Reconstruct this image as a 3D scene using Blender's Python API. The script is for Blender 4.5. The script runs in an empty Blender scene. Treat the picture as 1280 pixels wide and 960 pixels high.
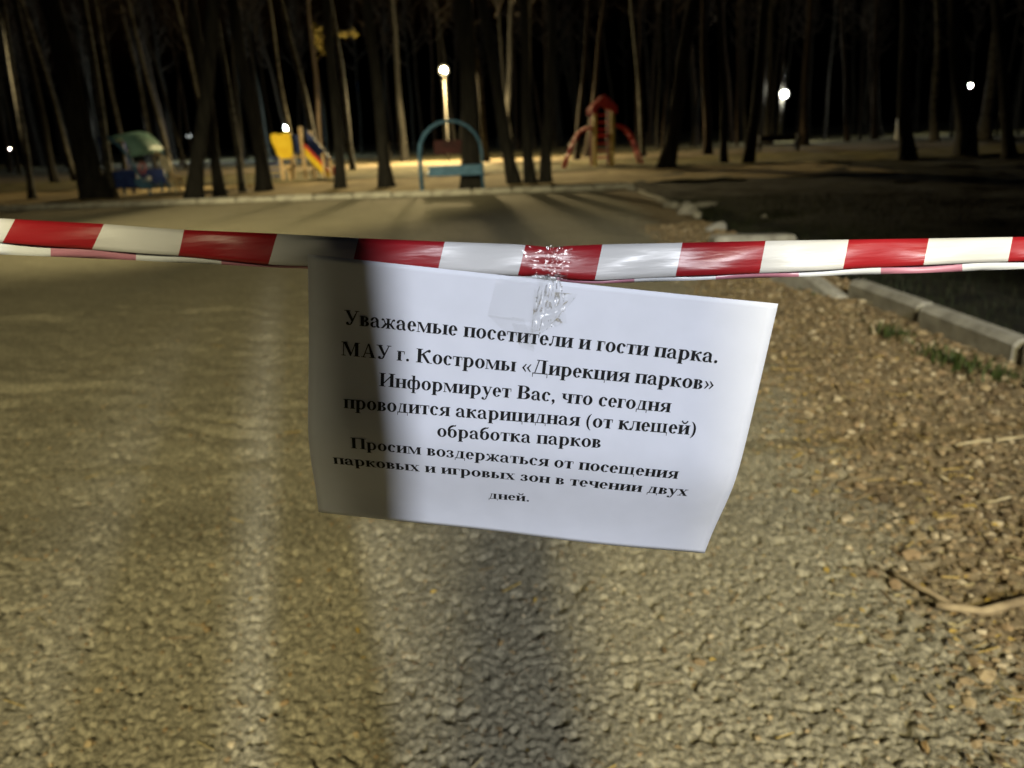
import bpy, bmesh, math, random
import numpy as np
from mathutils import Vector, Matrix

R = math.radians
random.seed(7)
scene = bpy.context.scene
COL = scene.collection

# ------------------------------------------------------------------ camera
FPX, W0, H0 = 960.0, 1280.0, 960.0
CAM_H = 1.35
PITCH, ROLL = R(17.9), R(2.2)
_f = Vector((0, math.cos(PITCH), -math.sin(PITCH)))
_r0 = Vector((1, 0, 0))
_u0 = Vector((0, math.sin(PITCH), math.cos(PITCH)))
_r = _r0 * math.cos(ROLL) - _u0 * math.sin(ROLL)
_u = _u0 * math.cos(ROLL) + _r0 * math.sin(ROLL)
CAM = Vector((0, 0, CAM_H))
cam_data = bpy.data.cameras.new('camera')
cam_data.sensor_width = 36.0
cam_data.lens = 36.0 * FPX / W0
cam_data.clip_start = 0.02
cam_data.clip_end = 600.0
cam_data.dof.use_dof = True
cam_data.dof.focus_distance = 0.54
cam_data.dof.aperture_fstop = 7.5
cam = bpy.data.objects.new('camera', cam_data)
COL.objects.link(cam)
m3 = Matrix((_r, _u, -_f)).transposed()
cam.matrix_world = Matrix.Translation(CAM) @ m3.to_4x4()
scene.camera = cam

# ------------------------------------------------------------------ night sky, exposure
world = bpy.data.worlds.new('World'); scene.world = world
world.use_nodes = True
wn = world.node_tree.nodes; wl = world.node_tree.links
bg = wn['Background']
sky = wn.new('ShaderNodeTexSky'); sky.sky_type = 'NISHITA'; sky.sun_disc = False
sky.sun_elevation = R(-4.0); sky.sun_rotation = R(200)
wl.new(sky.outputs['Color'], bg.inputs['Color'])
bg.inputs['Strength'].default_value = 0.014
scene.view_settings.view_transform = 'Standard'
scene.view_settings.look = 'None'
scene.view_settings.exposure = 4.0
scene.view_settings.gamma = 1.0
scene.render.engine = 'CYCLES'
scene.cycles.use_denoising = True
scene.cycles.max_bounces = 6
scene.cycles.transparent_max_bounces = 12
scene.cycles.caustics_reflective = False
scene.cycles.caustics_refractive = False
scene.cycles.sample_clamp_indirect = 2.0

# street lamps behind the camera: position of the light, colour, watts
LAMP_COOL = ((2.9, -11.2, 7.1), (0.91, 0.94, 1.0), 540.0, (1.25, 3.5, 0.0), 12.0, .55)   # ..., aim point, half cone, blend
LAMP_WARM = ((0.2, -10.0, 7.9), (1.0, 0.89, 0.54), 640.0, (-2.0, 8.0, 0.0), 22.0, .7)
FRONT_L = 110.0; FRONT_W = 1050.0          # radiance of the park globe by the playground

# ------------------------------------------------------------------ pixel helpers
def ray(px, py):
    return _r * ((px - 640) / FPX) + _u * ((480 - py) / FPX) + _f
def unproj(px, py, depth):
    return CAM + ray(px, py) * depth
def ground(px, py, z=0.0):
    d = ray(px, py); t = (z - CAM_H) / d.z
    return CAM + d * t
def at_y(px, py, Y):
    d = ray(px, py); return CAM + d * (Y / d.y)

# ------------------------------------------------------------------ noise (numpy)
def _hash(ix, iy, s):
    n = (ix * 374761393 + iy * 668265263 + s * 974711) & 0x7fffffff
    n = ((n ^ (n >> 13)) * 1274126177) & 0x7fffffff
    return ((n ^ (n >> 16)) & 0xffff) / 65535.0
def vnoise(x, y, s=0):
    ix = np.floor(x).astype(np.int64); iy = np.floor(y).astype(np.int64)
    fx = x - ix; fy = y - iy
    fx = fx * fx * (3 - 2 * fx); fy = fy * fy * (3 - 2 * fy)
    a = _hash(ix, iy, s); b = _hash(ix + 1, iy, s); c = _hash(ix, iy + 1, s); d = _hash(ix + 1, iy + 1, s)
    return (a * (1 - fx) + b * fx) * (1 - fy) + (c * (1 - fx) + d * fx) * fy
def worley(x, y, s=0):
    ix = np.floor(x).astype(np.int64); iy = np.floor(y).astype(np.int64)
    best = np.full(x.shape, 9.0)
    for dx in (-1, 0, 1):
        for dy in (-1, 0, 1):
            jx = ix + dx; jy = iy + dy
            cx = jx + _hash(jx, jy, s + 11); cy = jy + _hash(jx, jy, s + 37)
            best = np.minimum(best, (x - cx) ** 2 + (y - cy) ** 2)
    return np.sqrt(best)

# ------------------------------------------------------------------ materials
def principled(name, color, rough=0.8, spec=0.3, metal=0.0):
    m = bpy.data.materials.new(name); m.use_nodes = True
    b = m.node_tree.nodes['Principled BSDF']
    b.inputs['Base Color'].default_value = (*color, 1)
    b.inputs['Roughness'].default_value = rough
    b.inputs['Specular IOR Level'].default_value = spec
    b.inputs['Metallic'].default_value = metal
    return m
def noisy(name, c0, c1, scale=6.0, detail=4.0, rough=0.85, bump=0.0, bscale=30.0, spec=0.25, coords='Object', lo=0.35, hi=0.65, stretch=None, bdist=0.01):
    m = principled(name, c0, rough, spec)
    nt = m.node_tree; n = nt.nodes; l = nt.links; b = n['Principled BSDF']
    tc = n.new('ShaderNodeTexCoord'); src = tc.outputs[coords]
    if stretch:
        mp = n.new('ShaderNodeMapping'); mp.inputs['Scale'].default_value = stretch
        l.new(src, mp.inputs['Vector']); src = mp.outputs['Vector']
    no = n.new('ShaderNodeTexNoise'); no.inputs['Scale'].default_value = scale; no.inputs['Detail'].default_value = detail
    l.new(src, no.inputs['Vector'])
    cr = n.new('ShaderNodeValToRGB')
    cr.color_ramp.elements[0].position = lo; cr.color_ramp.elements[0].color = (*c0, 1)
    cr.color_ramp.elements[1].position = hi; cr.color_ramp.elements[1].color = (*c1, 1)
    l.new(no.outputs['Fac'], cr.inputs['Fac']); l.new(cr.outputs['Color'], b.inputs['Base Color'])
    if bump:
        nb = n.new('ShaderNodeTexNoise'); nb.inputs['Scale'].default_value = bscale; nb.inputs['Detail'].default_value = 5
        l.new(src, nb.inputs['Vector'])
        bp = n.new('ShaderNodeBump'); bp.inputs['Strength'].default_value = bump; bp.inputs['Distance'].default_value = bdist
        l.new(nb.outputs['Fac'], bp.inputs['Height']); l.new(bp.outputs['Normal'], b.inputs['Normal'])
    return m

M = {}
M['bark'] = noisy('bark_dark', (0.008, 0.0075, 0.0065), (0.024, 0.022, 0.018), 3.0, 6, 0.95, 0.8, 9, stretch=(3, 3, .5), bdist=0.04)
M['pine'] = noisy('bark_pine', (0.010, 0.0075, 0.005), (0.032, 0.022, 0.015), 3.0, 6, 0.95, 0.7, 8, stretch=(3, 3, .6), bdist=0.03)
M['birch'] = noisy('bark_birch', (0.008, 0.007, 0.0055), (0.05, 0.045, 0.034), 2.2, 5, 0.8, 0.4, 8, stretch=(1.2, 1.2, 2.6), lo=.38, hi=.52)
M['twig'] = principled('twig_bark', (0.05, 0.04, 0.032), 0.9)
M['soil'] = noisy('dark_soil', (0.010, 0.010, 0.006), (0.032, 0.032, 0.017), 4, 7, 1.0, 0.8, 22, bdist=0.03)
M['forest'] = noisy('forest_floor', (0.045, 0.042, 0.018), (0.12, 0.105, 0.045), 0.6, 8, 1.0, 0.8, 8, bdist=0.05)
M['turf'] = noisy('dry_turf', (0.09, 0.085, 0.03), (0.20, 0.17, 0.075), 1.2, 8, 1.0, 0.9, 7, bdist=0.06)
M['sand'] = noisy('sand', (0.30, 0.22, 0.10), (0.46, 0.36, 0.18), 1.4, 7, 1.0, 0.8, 5, bdist=0.05)
M['pathsand'] = noisy('path_sand', (0.09, 0.07, 0.04), (0.15, 0.12, 0.07), 1.4, 7, 1.0, 0.6, 5, bdist=0.03)
M['concrete'] = noisy('kerb_concrete', (0.27, 0.255, 0.21), (0.46, 0.44, 0.37), 7, 8, 0.9, 0.5, 60, bdist=0.004)
M['rubble'] = noisy('rubble_stone', (0.25, 0.24, 0.2), (0.48, 0.46, 0.41), 9, 6, 0.9, 0.5, 40, bdist=0.006)
M['timber'] = noisy('timber', (0.46, 0.33, 0.17), (0.62, 0.47, 0.26), 4, 5, 0.7, 0.2, 20, stretch=(3, 3, .4))
M['yellow'] = noisy('yellow_paint', (0.75, 0.50, 0.015), (0.82, 0.60, 0.03), 5, 4, 0.45)
M['red'] = noisy('red_paint', (0.50, 0.035, 0.02), (0.62, 0.06, 0.035), 5, 4, 0.5)
M['redtower'] = noisy('red_tower_paint', (0.38, 0.02, 0.02), (0.50, 0.035, 0.03), 5, 4, 0.5)
M['maroon'] = noisy('maroon_paint', (0.09, 0.012, 0.012), (0.14, 0.02, 0.018), 5, 4, 0.6)
M['darkred'] = noisy('dark_red_paint', (0.025, 0.006, 0.006), (0.05, 0.01, 0.01), 5, 4, 0.7)
M['navy'] = noisy('navy_paint', (0.014, 0.025, 0.11), (0.025, 0.05, 0.19), 5, 4, 0.5)
M['blue'] = noisy('blue_paint', (0.045, 0.12, 0.20), (0.08, 0.18, 0.29), 5, 4, 0.5)
M['teal'] = noisy('teal_paint', (0.16, 0.32, 0.27), (0.25, 0.44, 0.37), 5, 4, 0.5)
M['cream'] = noisy('cream_paint', (0.58, 0.50, 0.33), (0.70, 0.62, 0.44), 5, 4, 0.6)
M['pink'] = noisy('pink_paint', (0.45, 0.12, 0.10), (0.55, 0.18, 0.14), 5, 4, 0.6)
M['yelpost'] = noisy('yellow_post_paint', (0.44, 0.31, 0.06), (0.58, 0.42, 0.11), 5, 4, 0.6)
M['steel'] = noisy('galvanised_steel', (0.28, 0.28, 0.26), (0.40, 0.40, 0.37), 8, 4, 0.5, spec=.5)
M['pole'] = noisy('concrete_pole', (0.035, 0.033, 0.03), (0.05, 0.047, 0.04), 5, 5, 0.8)
M['dark'] = principled('dark_metal', (0.03, 0.03, 0.032), 0.5)
M['white'] = noisy('white_paint', (0.6, 0.6, 0.56), (0.72, 0.72, 0.68), 5, 4, 0.6)
M['cloth'] = noisy('dark_jacket', (0.015, 0.016, 0.02), (0.03, 0.03, 0.035), 8, 4, 0.95)
M['skin'] = principled('skin', (0.45, 0.28, 0.2), 0.6)
M['hair'] = principled('hair', (0.03, 0.02, 0.015), 0.7)
M['stick'] = noisy('dry_stick', (0.17, 0.125, 0.07), (0.36, 0.28, 0.16), 20, 5, 0.9, 0.5, 80, bdist=0.003)
M['straw'] = noisy('straw', (0.36, 0.29, 0.16), (0.5, 0.42, 0.25), 20, 5, 0.8)
M['ink'] = principled('printed_ink', (0.012, 0.012, 0.013), 0.7, 0.15)

def emitter(name, color, strength):
    m = bpy.data.materials.new(name); m.use_nodes = True
    nt = m.node_tree; nt.nodes.clear()
    e = nt.nodes.new('ShaderNodeEmission'); o = nt.nodes.new('ShaderNodeOutputMaterial')
    e.inputs['Color'].default_value = (*color, 1); e.inputs['Strength'].default_value = strength
    nt.links.new(e.outputs[0], o.inputs['Surface'])
    return m

def frosted(col, k=.055):
    m = bpy.data.materials.new('frosted_globe'); m.use_nodes = True
    nt = m.node_tree; nt.nodes.clear(); n = nt.nodes
    e = n.new('ShaderNodeEmission'); tr = n.new('ShaderNodeBsdfTransparent'); ad = n.new('ShaderNodeAddShader'); o = n.new('ShaderNodeOutputMaterial')
    e.inputs['Color'].default_value = (*col, 1); e.inputs['Strength'].default_value = k
    tr.inputs['Color'].default_value = (.95, .95, .95, 1)
    nt.links.new(e.outputs[0], ad.inputs[0]); nt.links.new(tr.outputs[0], ad.inputs[1]); nt.links.new(ad.outputs[0], o.inputs['Surface'])
    return m

def varied(name, cols, rough=0.9, bump=0.0):
    """colour picked per island (pebbles, leaves, blades)"""
    m = principled(name, cols[0], rough, 0.25)
    n = m.node_tree.nodes; l = m.node_tree.links; b = n['Principled BSDF']
    g = n.new('ShaderNodeNewGeometry'); cr = n.new('ShaderNodeValToRGB')
    cr.color_ramp.interpolation = 'CONSTANT'
    els = cr.color_ramp.elements
    while len(els) < len(cols): els.new(0.5)
    for i, c in enumerate(cols):
        els[i].position = i / len(cols); els[i].color = (*c, 1)
    l.new(g.outputs['Random Per Island'], cr.inputs['Fac']); l.new(cr.outputs['Color'], b.inputs['Base Color'])
    return m
M['gravel'] = varied('gravel', [(0.20, 0.145, 0.075), (0.29, 0.215, 0.115), (0.12, 0.085, 0.045), (0.36, 0.275, 0.15), (0.23, 0.165, 0.085), (0.16, 0.115, 0.06), (0.46, 0.38, 0.24), (0.22, 0.17, 0.09), (0.27, 0.19, 0.10)], 0.9)
M['litter'] = varied('leaf_litter', [(0.40, 0.28, 0.07), (0.28, 0.19, 0.08), (0.18, 0.12, 0.06), (0.22, 0.16, 0.08), (0.34, 0.28, 0.13), (0.25, 0.19, 0.10)], 0.7)
M['grass'] = varied('grass_blade', [(0.015, 0.022, 0.007), (0.022, 0.03, 0.01), (0.035, 0.033, 0.016), (0.018, 0.026, 0.008)], 0.7)
M['tuft'] = varied('green_sprout', [(0.035, 0.06, 0.012), (0.05, 0.075, 0.016), (0.06, 0.07, 0.02)], 0.6)
M['yleaf'] = varied('yellow_leaf', [(0.55, 0.42, 0.08), (0.62, 0.52, 0.14), (0.45, 0.36, 0.08)], 0.6)

def road_material():
    m = principled('asphalt', (0.1, 0.09, 0.07), 0.85, 0.35)
    nt = m.node_tree; n = nt.nodes; l = nt.links; b = n['Principled BSDF']
    tc = n.new('ShaderNodeTexCoord'); P = tc.outputs['Object']
    sx = n.new('ShaderNodeSeparateXYZ'); l.new(P, sx.inputs[0])
    def noise(scale, detail=5, rough=.6):
        t = n.new('ShaderNodeTexNoise'); t.inputs['Scale'].default_value = scale; t.inputs['Detail'].default_value = detail
        t.inputs['Roughness'].default_value = rough; l.new(P, t.inputs['Vector']); return t.outputs['Fac']
    def ramp(src, p0, c0, p1, c1):
        r = n.new('ShaderNodeValToRGB'); e = r.color_ramp.elements
        e[0].position = p0; e[0].color = (*c0, 1); e[1].position = p1; e[1].color = (*c1, 1)
        l.new(src, r.inputs['Fac']); return r.outputs['Color']
    def mix(f, a, c):
        x = n.new('ShaderNodeMix'); x.data_type = 'RGBA'
        if isinstance(f, float): x.inputs['Factor'].default_value = f
        else: l.new(f, x.inputs['Factor'])
        l.new(a, x.inputs[6]); l.new(c, x.inputs[7]); return x.outputs[2]
    def math_(op, a, c):
        x = n.new('ShaderNodeMath'); x.operation = op
        for i, v in enumerate((a, c)):
            if isinstance(v, (int, float)): x.inputs[i].default_value = v
            else: l.new(v, x.inputs[i])
        return x.outputs[0]
    asph = ramp(noise(1.1, 8, .65), .3, (0.235, 0.210, 0.130), .7, (0.34, 0.305, 0.195))
    speck = ramp(noise(62, 4, .75), .40, (0.045, 0.039, 0.027), .60, (0.48, 0.43, 0.30))
    asph = mix(.55, asph, speck)
    dirt = ramp(noise(26, 6, .7), .32, (0.10, 0.074, 0.04), .7, (0.34, 0.26, 0.14))
    # dirt shoulder along the kerb: edge wanders, from x = 1.2 near to 2.3 far
    edge = math_('MULTIPLY_ADD', sx.outputs['Y'], .1)
    edge.node.inputs[2].default_value = 0.95
    edge = math_('MINIMUM', edge, 2.3)
    w = math_('SUBTRACT', sx.outputs['X'], edge)
    w = math_('ADD', w, math_('MULTIPLY', math_('SUBTRACT', noise(2.3, 6, .7), .5), 1.3))
    mr = n.new('ShaderNodeMapRange'); mr.interpolation_type = 'SMOOTHSTEP'
    mr.inputs['From Min'].default_value = -.12; mr.inputs['From Max'].default_value = .3
    l.new(w, mr.inputs['Value'])
    col = mix(mr.outputs['Result'], asph, dirt)
    l.new(col, b.inputs['Base Color'])
    bp = n.new('ShaderNodeBump'); bp.inputs['Strength'].default_value = 1.0; bp.inputs['Distance'].default_value = .009
    l.new(noise(75, 6, .7), bp.inputs['Height'])
    bp2 = n.new('ShaderNodeBump'); bp2.inputs['Strength'].default_value = .5; bp2.inputs['Distance'].default_value = .006
    l.new(noise(48, 4, .6), bp2.inputs['Height']); l.new(bp.outputs['Normal'], bp2.inputs['Normal'])
    l.new(bp2.outputs['Normal'], b.inputs['Normal'])
    return m
M['road'] = road_material()

# ------------------------------------------------------------------ object helpers
def link(name, me, mat=None, parent=None, smooth=False):
    o = bpy.data.objects.new(name, me); COL.objects.link(o)
    if mat is not None and not me.materials: me.materials.append(mat)
    if parent is not None: o.parent = parent
    if smooth:
        me.polygons.foreach_set('use_smooth', [True] * len(me.polygons))
    return o
def tag(o, label, cat, group=None):
    o['label'] = label; o['category'] = cat
    if group: o['group'] = group
    return o
def struct(o): o['kind'] = 'structure'; return o
def thing(name, label, cat, loc=(0, 0, 0), rz=0.0, group=None):
    o = bpy.data.objects.new(name, None); COL.objects.link(o)
    o.empty_display_size = .2; o.location = loc; o.rotation_euler = (0, 0, rz)
    return tag(o, label, cat, group)
def copy_tree(o, parent=None):
    c = o.copy(); COL.objects.link(c); c.parent = parent
    for ch in list(o.children): copy_tree(ch, c)
    return c

class MB:
    def __init__(s): s.v = []; s.f = []
    def add(s, vs, fs):
        k = len(s.v); s.v += [tuple(p) for p in vs]; s.f += [tuple(i + k for i in f) for f in fs]; return s
    def box(s, x0, y0, z0, x1, y1, z1, T=None, b=0.0):
        if b:
            xs = (x0, x0 + b, x1 - b, x1); pts = []
            # chamfered vertical section extruded along x
            prof = [(y0 + b, z0), (y1 - b, z0), (y1, z0 + b), (y1, z1 - b), (y1 - b, z1), (y0 + b, z1), (y0, z1 - b), (y0, z0 + b)]
            n = len(prof); cy = (y0 + y1) / 2; cz = (z0 + z1) / 2
            for i, x in enumerate(xs):
                k = 1.0 if i in (1, 2) else None
                for (y, z) in prof:
                    if k is None:
                        y = cy + (y - cy) * (1 - 2 * b / (y1 - y0)); z = cz + (z - cz) * (1 - 2 * b / (z1 - z0))
                    pts.append((x, y, z))
            fs = [tuple(range(n - 1, -1, -1)), tuple(range(3 * n, 4 * n))]
            for i in range(3):
                for j in range(n):
                    fs.append((i * n + j, i * n + (j + 1) % n, (i + 1) * n + (j + 1) % n, (i + 1) * n + j))
        else:
            pts = [(x, y, z) for z in (z0, z1) for y in (y0, y1) for x in (x0, x1)]
            fs = [(0, 2, 3, 1), (4, 5, 7, 6), (0, 1, 5, 4), (2, 6, 7, 3), (0, 4, 6, 2), (1, 3, 7, 5)]
        if T: pts = [T @ Vector(p) for p in pts]
        return s.add(pts, fs)
    def tube(s, path, rad, n=8, cap=True):
        path = [Vector(p) for p in path]
        if not hasattr(rad, '__len__'): rad = [rad] * len(path)
        vs = []; fs = []; prev = None
        for i, p in enumerate(path):
            t = (path[min(i + 1, len(path) - 1)] - path[max(i - 1, 0)]).normalized()
            if prev is None: a = t.orthogonal().normalized()
            else:
                a = prev - t * prev.dot(t)
                a = a.normalized() if a.length > 1e-6 else t.orthogonal().normalized()
            prev = a; b = t.cross(a)
            for j in range(n):
                q = 2 * math.pi * j / n
                vs.append(p + (a * math.cos(q) + b * math.sin(q)) * rad[i])
        for i in range(len(path) - 1):
            for j in range(n):
                fs.append((i * n + j, i * n + (j + 1) % n, (i + 1) * n + (j + 1) % n, (i + 1) * n + j))
        if cap:
            fs.append(tuple(range(n - 1, -1, -1))); k = (len(path) - 1) * n; fs.append(tuple(range(k, k + n)))
        return s.add(vs, fs)
    def lathe(s, prof, n=12, c=(0, 0, 0)):
        vs = []; fs = []
        for (r, z) in prof:
            for j in range(n):
                q = 2 * math.pi * j / n; vs.append((c[0] + r * math.cos(q), c[1] + r * math.sin(q), c[2] + z))
        for i in range(len(prof) - 1):
            for j in range(n):
                fs.append((i * n + j, i * n + (j + 1) % n, (i + 1) * n + (j + 1) % n, (i + 1) * n + j))
        fs.append(tuple(range(n - 1, -1, -1))); k = (len(prof) - 1) * n; fs.append(tuple(range(k, k + n)))
        return s.add(vs, fs)
    def sphere(s, c, r, n=12, m=8, sq=(1, 1, 1)):
        prof = [(r * math.sin(math.pi * (i + .02) / (m + .04)), -r * math.cos(math.pi * (i + .02) / (m + .04))) for i in range(m + 1)]
        k = len(s.v); s.lathe(prof, n)
        for i in range(k, len(s.v)):
            p = s.v[i]; s.v[i] = (c[0] + p[0] * sq[0], c[1] + p[1] * sq[1], c[2] + p[2] * sq[2])
        return s
    def prism(s, outline, y0, y1):
        """outline in x,z extruded along y"""
        n = len(outline)
        vs = [(x, y0, z) for x, z in outline] + [(x, y1, z) for x, z in outline]
        fs = [tuple(range(n)), tuple(range(2 * n - 1, n - 1, -1))] + [((i + 1) % n, i, n + i, n + (i + 1) % n) for i in range(n)]
        return s.add(vs, fs)
    def mesh(s, name):
        me = bpy.data.meshes.new(name); me.from_pydata(s.v, [], s.f); me.update()
        bm = bmesh.new(); bm.from_mesh(me); bmesh.ops.recalc_face_normals(bm, faces=bm.faces); bm.to_mesh(me); bm.free()
        return me
    def build(s, name, mat, parent=None, smooth=False):
        return link(name, s.mesh(name), mat, parent, smooth)

# ================================================================== THE SETTING
# forest floor to the horizon
def sheet(name, x0, y0, x1, y1, z, mat, nx=2, ny=2, amp=0.0, sc=1.0, seed=1, hole=None):
    X, Y = np.meshgrid(np.linspace(x0, x1, nx), np.linspace(y0, y1, ny))
    Z = z + amp * (vnoise(X * sc, Y * sc, seed) - .5) + .5 * amp * (vnoise(X * sc * 2.3, Y * sc * 2.3, seed + 1) - .5)
    return grid(name, X, Y, Z, mat)
def grid(name, X, Y, Z, mat, smooth=True):
    ny, nx = X.shape
    me = bpy.data.meshes.new(name)
    co = np.stack([X, Y, Z], -1).reshape(-1, 3).astype(np.float32)
    idx = np.arange(nx * ny).reshape(ny, nx)
    q = np.stack([idx[:-1, :-1], idx[:-1, 1:], idx[1:, 1:], idx[1:, :-1]], -1).reshape(-1, 4)
    me.vertices.add(len(co)); me.vertices.foreach_set('co', co.ravel())
    me.loops.add(q.size); me.loops.foreach_set('vertex_index', q.ravel().astype(np.int32))
    me.polygons.add(len(q)); me.polygons.foreach_set('loop_start', np.arange(0, q.size, 4, dtype=np.int32))
    me.update(calc_edges=True); me.validate()
    if smooth: me.polygons.foreach_set('use_smooth', np.ones(len(q), dtype=bool))
    return link(name, me, mat)

KX = 2.95                        # kerb line on the right
KFL = ground(0, 263); KFR = ground(792, 236)      # far kerb of the turning area
fk_slope = (KFR.y - KFL.y) / (KFR.x - KFL.x)
def kface(y): return 2.84 - .06 * (y - 4.1) if y < 6.15 else KX + .05
def far_y(x): return KFR.y + (x - KFR.x) * fk_slope
FAR_Y = KFR.y
print('far kerb', KFL, KFR)

struct(sheet('ground', -260, -120, 260, 420, -0.16, M['forest'], 2, 2))
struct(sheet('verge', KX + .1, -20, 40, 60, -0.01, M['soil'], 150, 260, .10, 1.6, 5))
struct(sheet('kerb_shade_strip', -30, FAR_Y - 3.5, KX + .09, FAR_Y + 3.0, -0.10, M['soil'], 120, 40, .06, 1.2, 6))  # dark soil stands in for the shadow behind the far kerb
struct(sheet('sand_pad', -30, FAR_Y + 2.1, 11.0, FAR_Y + 9.6, 0.03, M['sand'], 160, 40, .07, .8, 7))
struct(sheet('lawn', -46, FAR_Y + 9.3, 46, FAR_Y + 19, 0.07, M['turf'], 160, 50, .10, .8, 8))
struct(sheet('path', -60, FAR_Y + 18.5, 26, FAR_Y + 29, 0.09, M['pathsand'], 120, 30, .04, .6, 9))
struct(sheet('forest_ground', -120, FAR_Y + 28.5, 120, FAR_Y + 160, 0.05, M['forest'], 140, 80, .25, .25, 10))

# road: one graded grid, real relief near the tape, coarser with distance
def axis(segs):
    out = []
    for a, b, step in segs:
        n = max(1, int(round((b - a) / step))); out += list(np.linspace(a, b, n, endpoint=False))
    out.append(segs[-1][1]); return np.array(out)
xs = axis([(-26, -8, .6), (-8, -3.6, .035), (-3.6, -1.7, .014), (-1.7, -1.2, .008), (-1.2, 1.5, .005), (1.5, KX + .02, .0085)])
ys = list(axis([(-30, -2, 1.0), (-2, .9, .1)])); y = ys[-1]
while y < FAR_Y + 2.5:
    y += 0.0047 * max(1.0, (y / 1.25)) ** 1.3 if y < 7 else .075
    ys.append(y)
ys = np.array(ys)
X, Y = np.meshgrid(xs, ys)
fine = np.clip((8.0 - Y) / 3.0, 0, 1) * np.clip((Y - .7) / .3, 0, 1) * np.clip((X + 5) / 1.5, 0, 1)
shoulder = np.clip((X - np.minimum(.95 + .1 * Y, 2.3) + 1.3 * (vnoise(X * 2.3, Y * 2.3, 3) - .5) + .1) / .4, 0, 1)
peb = np.clip(1 - worley(X / .0135, Y / .0135, 4) / .75, 0, 1)
peb2 = np.clip(1 - worley(X / .05, Y / .05, 14) / .8, 0, 1)
d1 = worley(X / .0175, Y / .0175, 4); dome = np.sqrt(np.clip(1 - (d1 / .62) ** 2, 0, 1))
h = .0098 * (dome - .5) * (.35 + .9 * vnoise(X / .03, Y / .03, 21)) + .002 * (vnoise(X / .012, Y / .012, 22) - .5)
pits = np.clip(vnoise(X / .024, Y / .024, 23) - .70, 0, 1); h -= .10 * pits
h += shoulder * (.014 * (peb2 - .4) + .014 * (vnoise(X / .09, Y / .09, 24) - .5) + .025 * (vnoise(X / .35, Y / .35, 25) - .5))
Z = h * fine
mid = np.clip((FAR_Y - 2 - Y) / 3, 0, 1) * np.clip((Y - 2.2) / 1.5, 0, 1)
Z += mid * (.018 * (vnoise(X / .13, Y / .10, 26) - .5) + .010 * (vnoise(X / .07, Y / .07, 27) - .5))
Z += .022 * (vnoise(X / .9, Y / .7, 31) - .5) * np.clip((Y + 2) / 2, 0, 1)
# long drag marks and ruts on the left, running across
rl = np.clip((-X - .6) / .8, 0, 1) * np.clip((Y - 3.0) / .8, 0, 1) * np.clip((9 - Y) / 2, 0, 1)
yy = Y + .25 * X + .35 * (vnoise(X / .6, Y / .6, 36) - .5)
Z += rl * vnoise(X / .5, Y / .4, 35) * (.14 * (np.abs(vnoise(X / 1.3, yy / .16, 33) - .5) - .2))
Z += .03 * shoulder * np.clip((X - 2.4) / .7, 0, 1)
inside = Y > (FAR_Y + (X - KFR.x) * fk_slope - .03)
Z = np.where(inside, -.07, Z)
road = struct(grid('road', X, Y, Z + .004, M['road']))
print('road verts', X.size)
def road_z(x, y):
    i = int(np.clip(np.searchsorted(xs, x), 1, len(xs) - 1)); j = int(np.clip(np.searchsorted(ys, y), 1, len(ys) - 1))
    return float(Z[j, i]) + .004

# ------------------------------------------------------------------ kerbs
def kerb_stone_mesh(L=.985, w=.15, h=.30, seed=0):
    mb = MB(); mb.box(-L / 2, -w / 2, -h / 2, L / 2, w / 2, h / 2, b=.035); me = mb.mesh('kerb_stone')
    me.materials.append(M['concrete']); return me
ks_mesh = kerb_stone_mesh()
def kerb(name, p0, d, n, skip=(), zt=.10, jit=.006, rnd=random.Random(3)):
    root = bpy.data.objects.new(name, None); COL.objects.link(root); struct(root)
    root.location = p0; root.rotation_euler = (0, 0, math.atan2(d.y, d.x))
    for i in range(n):
        if i in skip: continue
        o = bpy.data.objects.new('kerb_stone', ks_mesh); COL.objects.link(o); o.parent = root
        o.location = (i + .5, rnd.uniform(-jit, jit) * 2, zt - .15 + rnd.uniform(-jit, jit) * 2)
        o.rotation_euler = (rnd.uniform(-.03, .03), rnd.uniform(-.012, .012), rnd.uniform(-.012, .012))
    return root
# the right kerb: stones from behind the camera to the corner, with a gap where two were knocked out
kd = Vector((-.06, 1, 0)).normalized()
kerb('kerb', Vector((2.72 + .075, 6.1, 0)) - kd * 10, kd, 10, zt=.165, jit=.009)
kerb('kerb', Vector((KX + .16, 12.6, 0)), Vector((0, 1, 0)), int(FAR_Y - 12.6), zt=.06)
fd = Vector((1, fk_slope, 0)).normalized()
nfar = 22
kerb('kerb', Vector((KFR.x, KFR.y, 0)) - fd * nfar, fd, nfar, zt=.13)
# knocked out stones and rubble
def stone_thing(name, label, cat, loc, rot, mesh, group=None):
    o = bpy.data.objects.new(name, mesh); COL.objects.link(o); o.location = loc; o.rotation_euler = rot
    return tag(o, label, cat, group)
p = ground(935, 299, .1)
stone_thing('loose_kerb_stone', 'pale kerb stone lying crossways, knocked out of the kerb line', 'kerb stone', (p.x + .05, p.y, .075), (R(88), R(2), R(6)), ks_mesh)
p = ground(1030, 368, .02)
stone_thing('loose_kerb_stone', 'dark tipped kerb stone sunk beside the end of the kerb', 'kerb stone', (p.x - .02, p.y + .32, .0), (R(8), R(-13), R(101)), ks_mesh)

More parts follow.
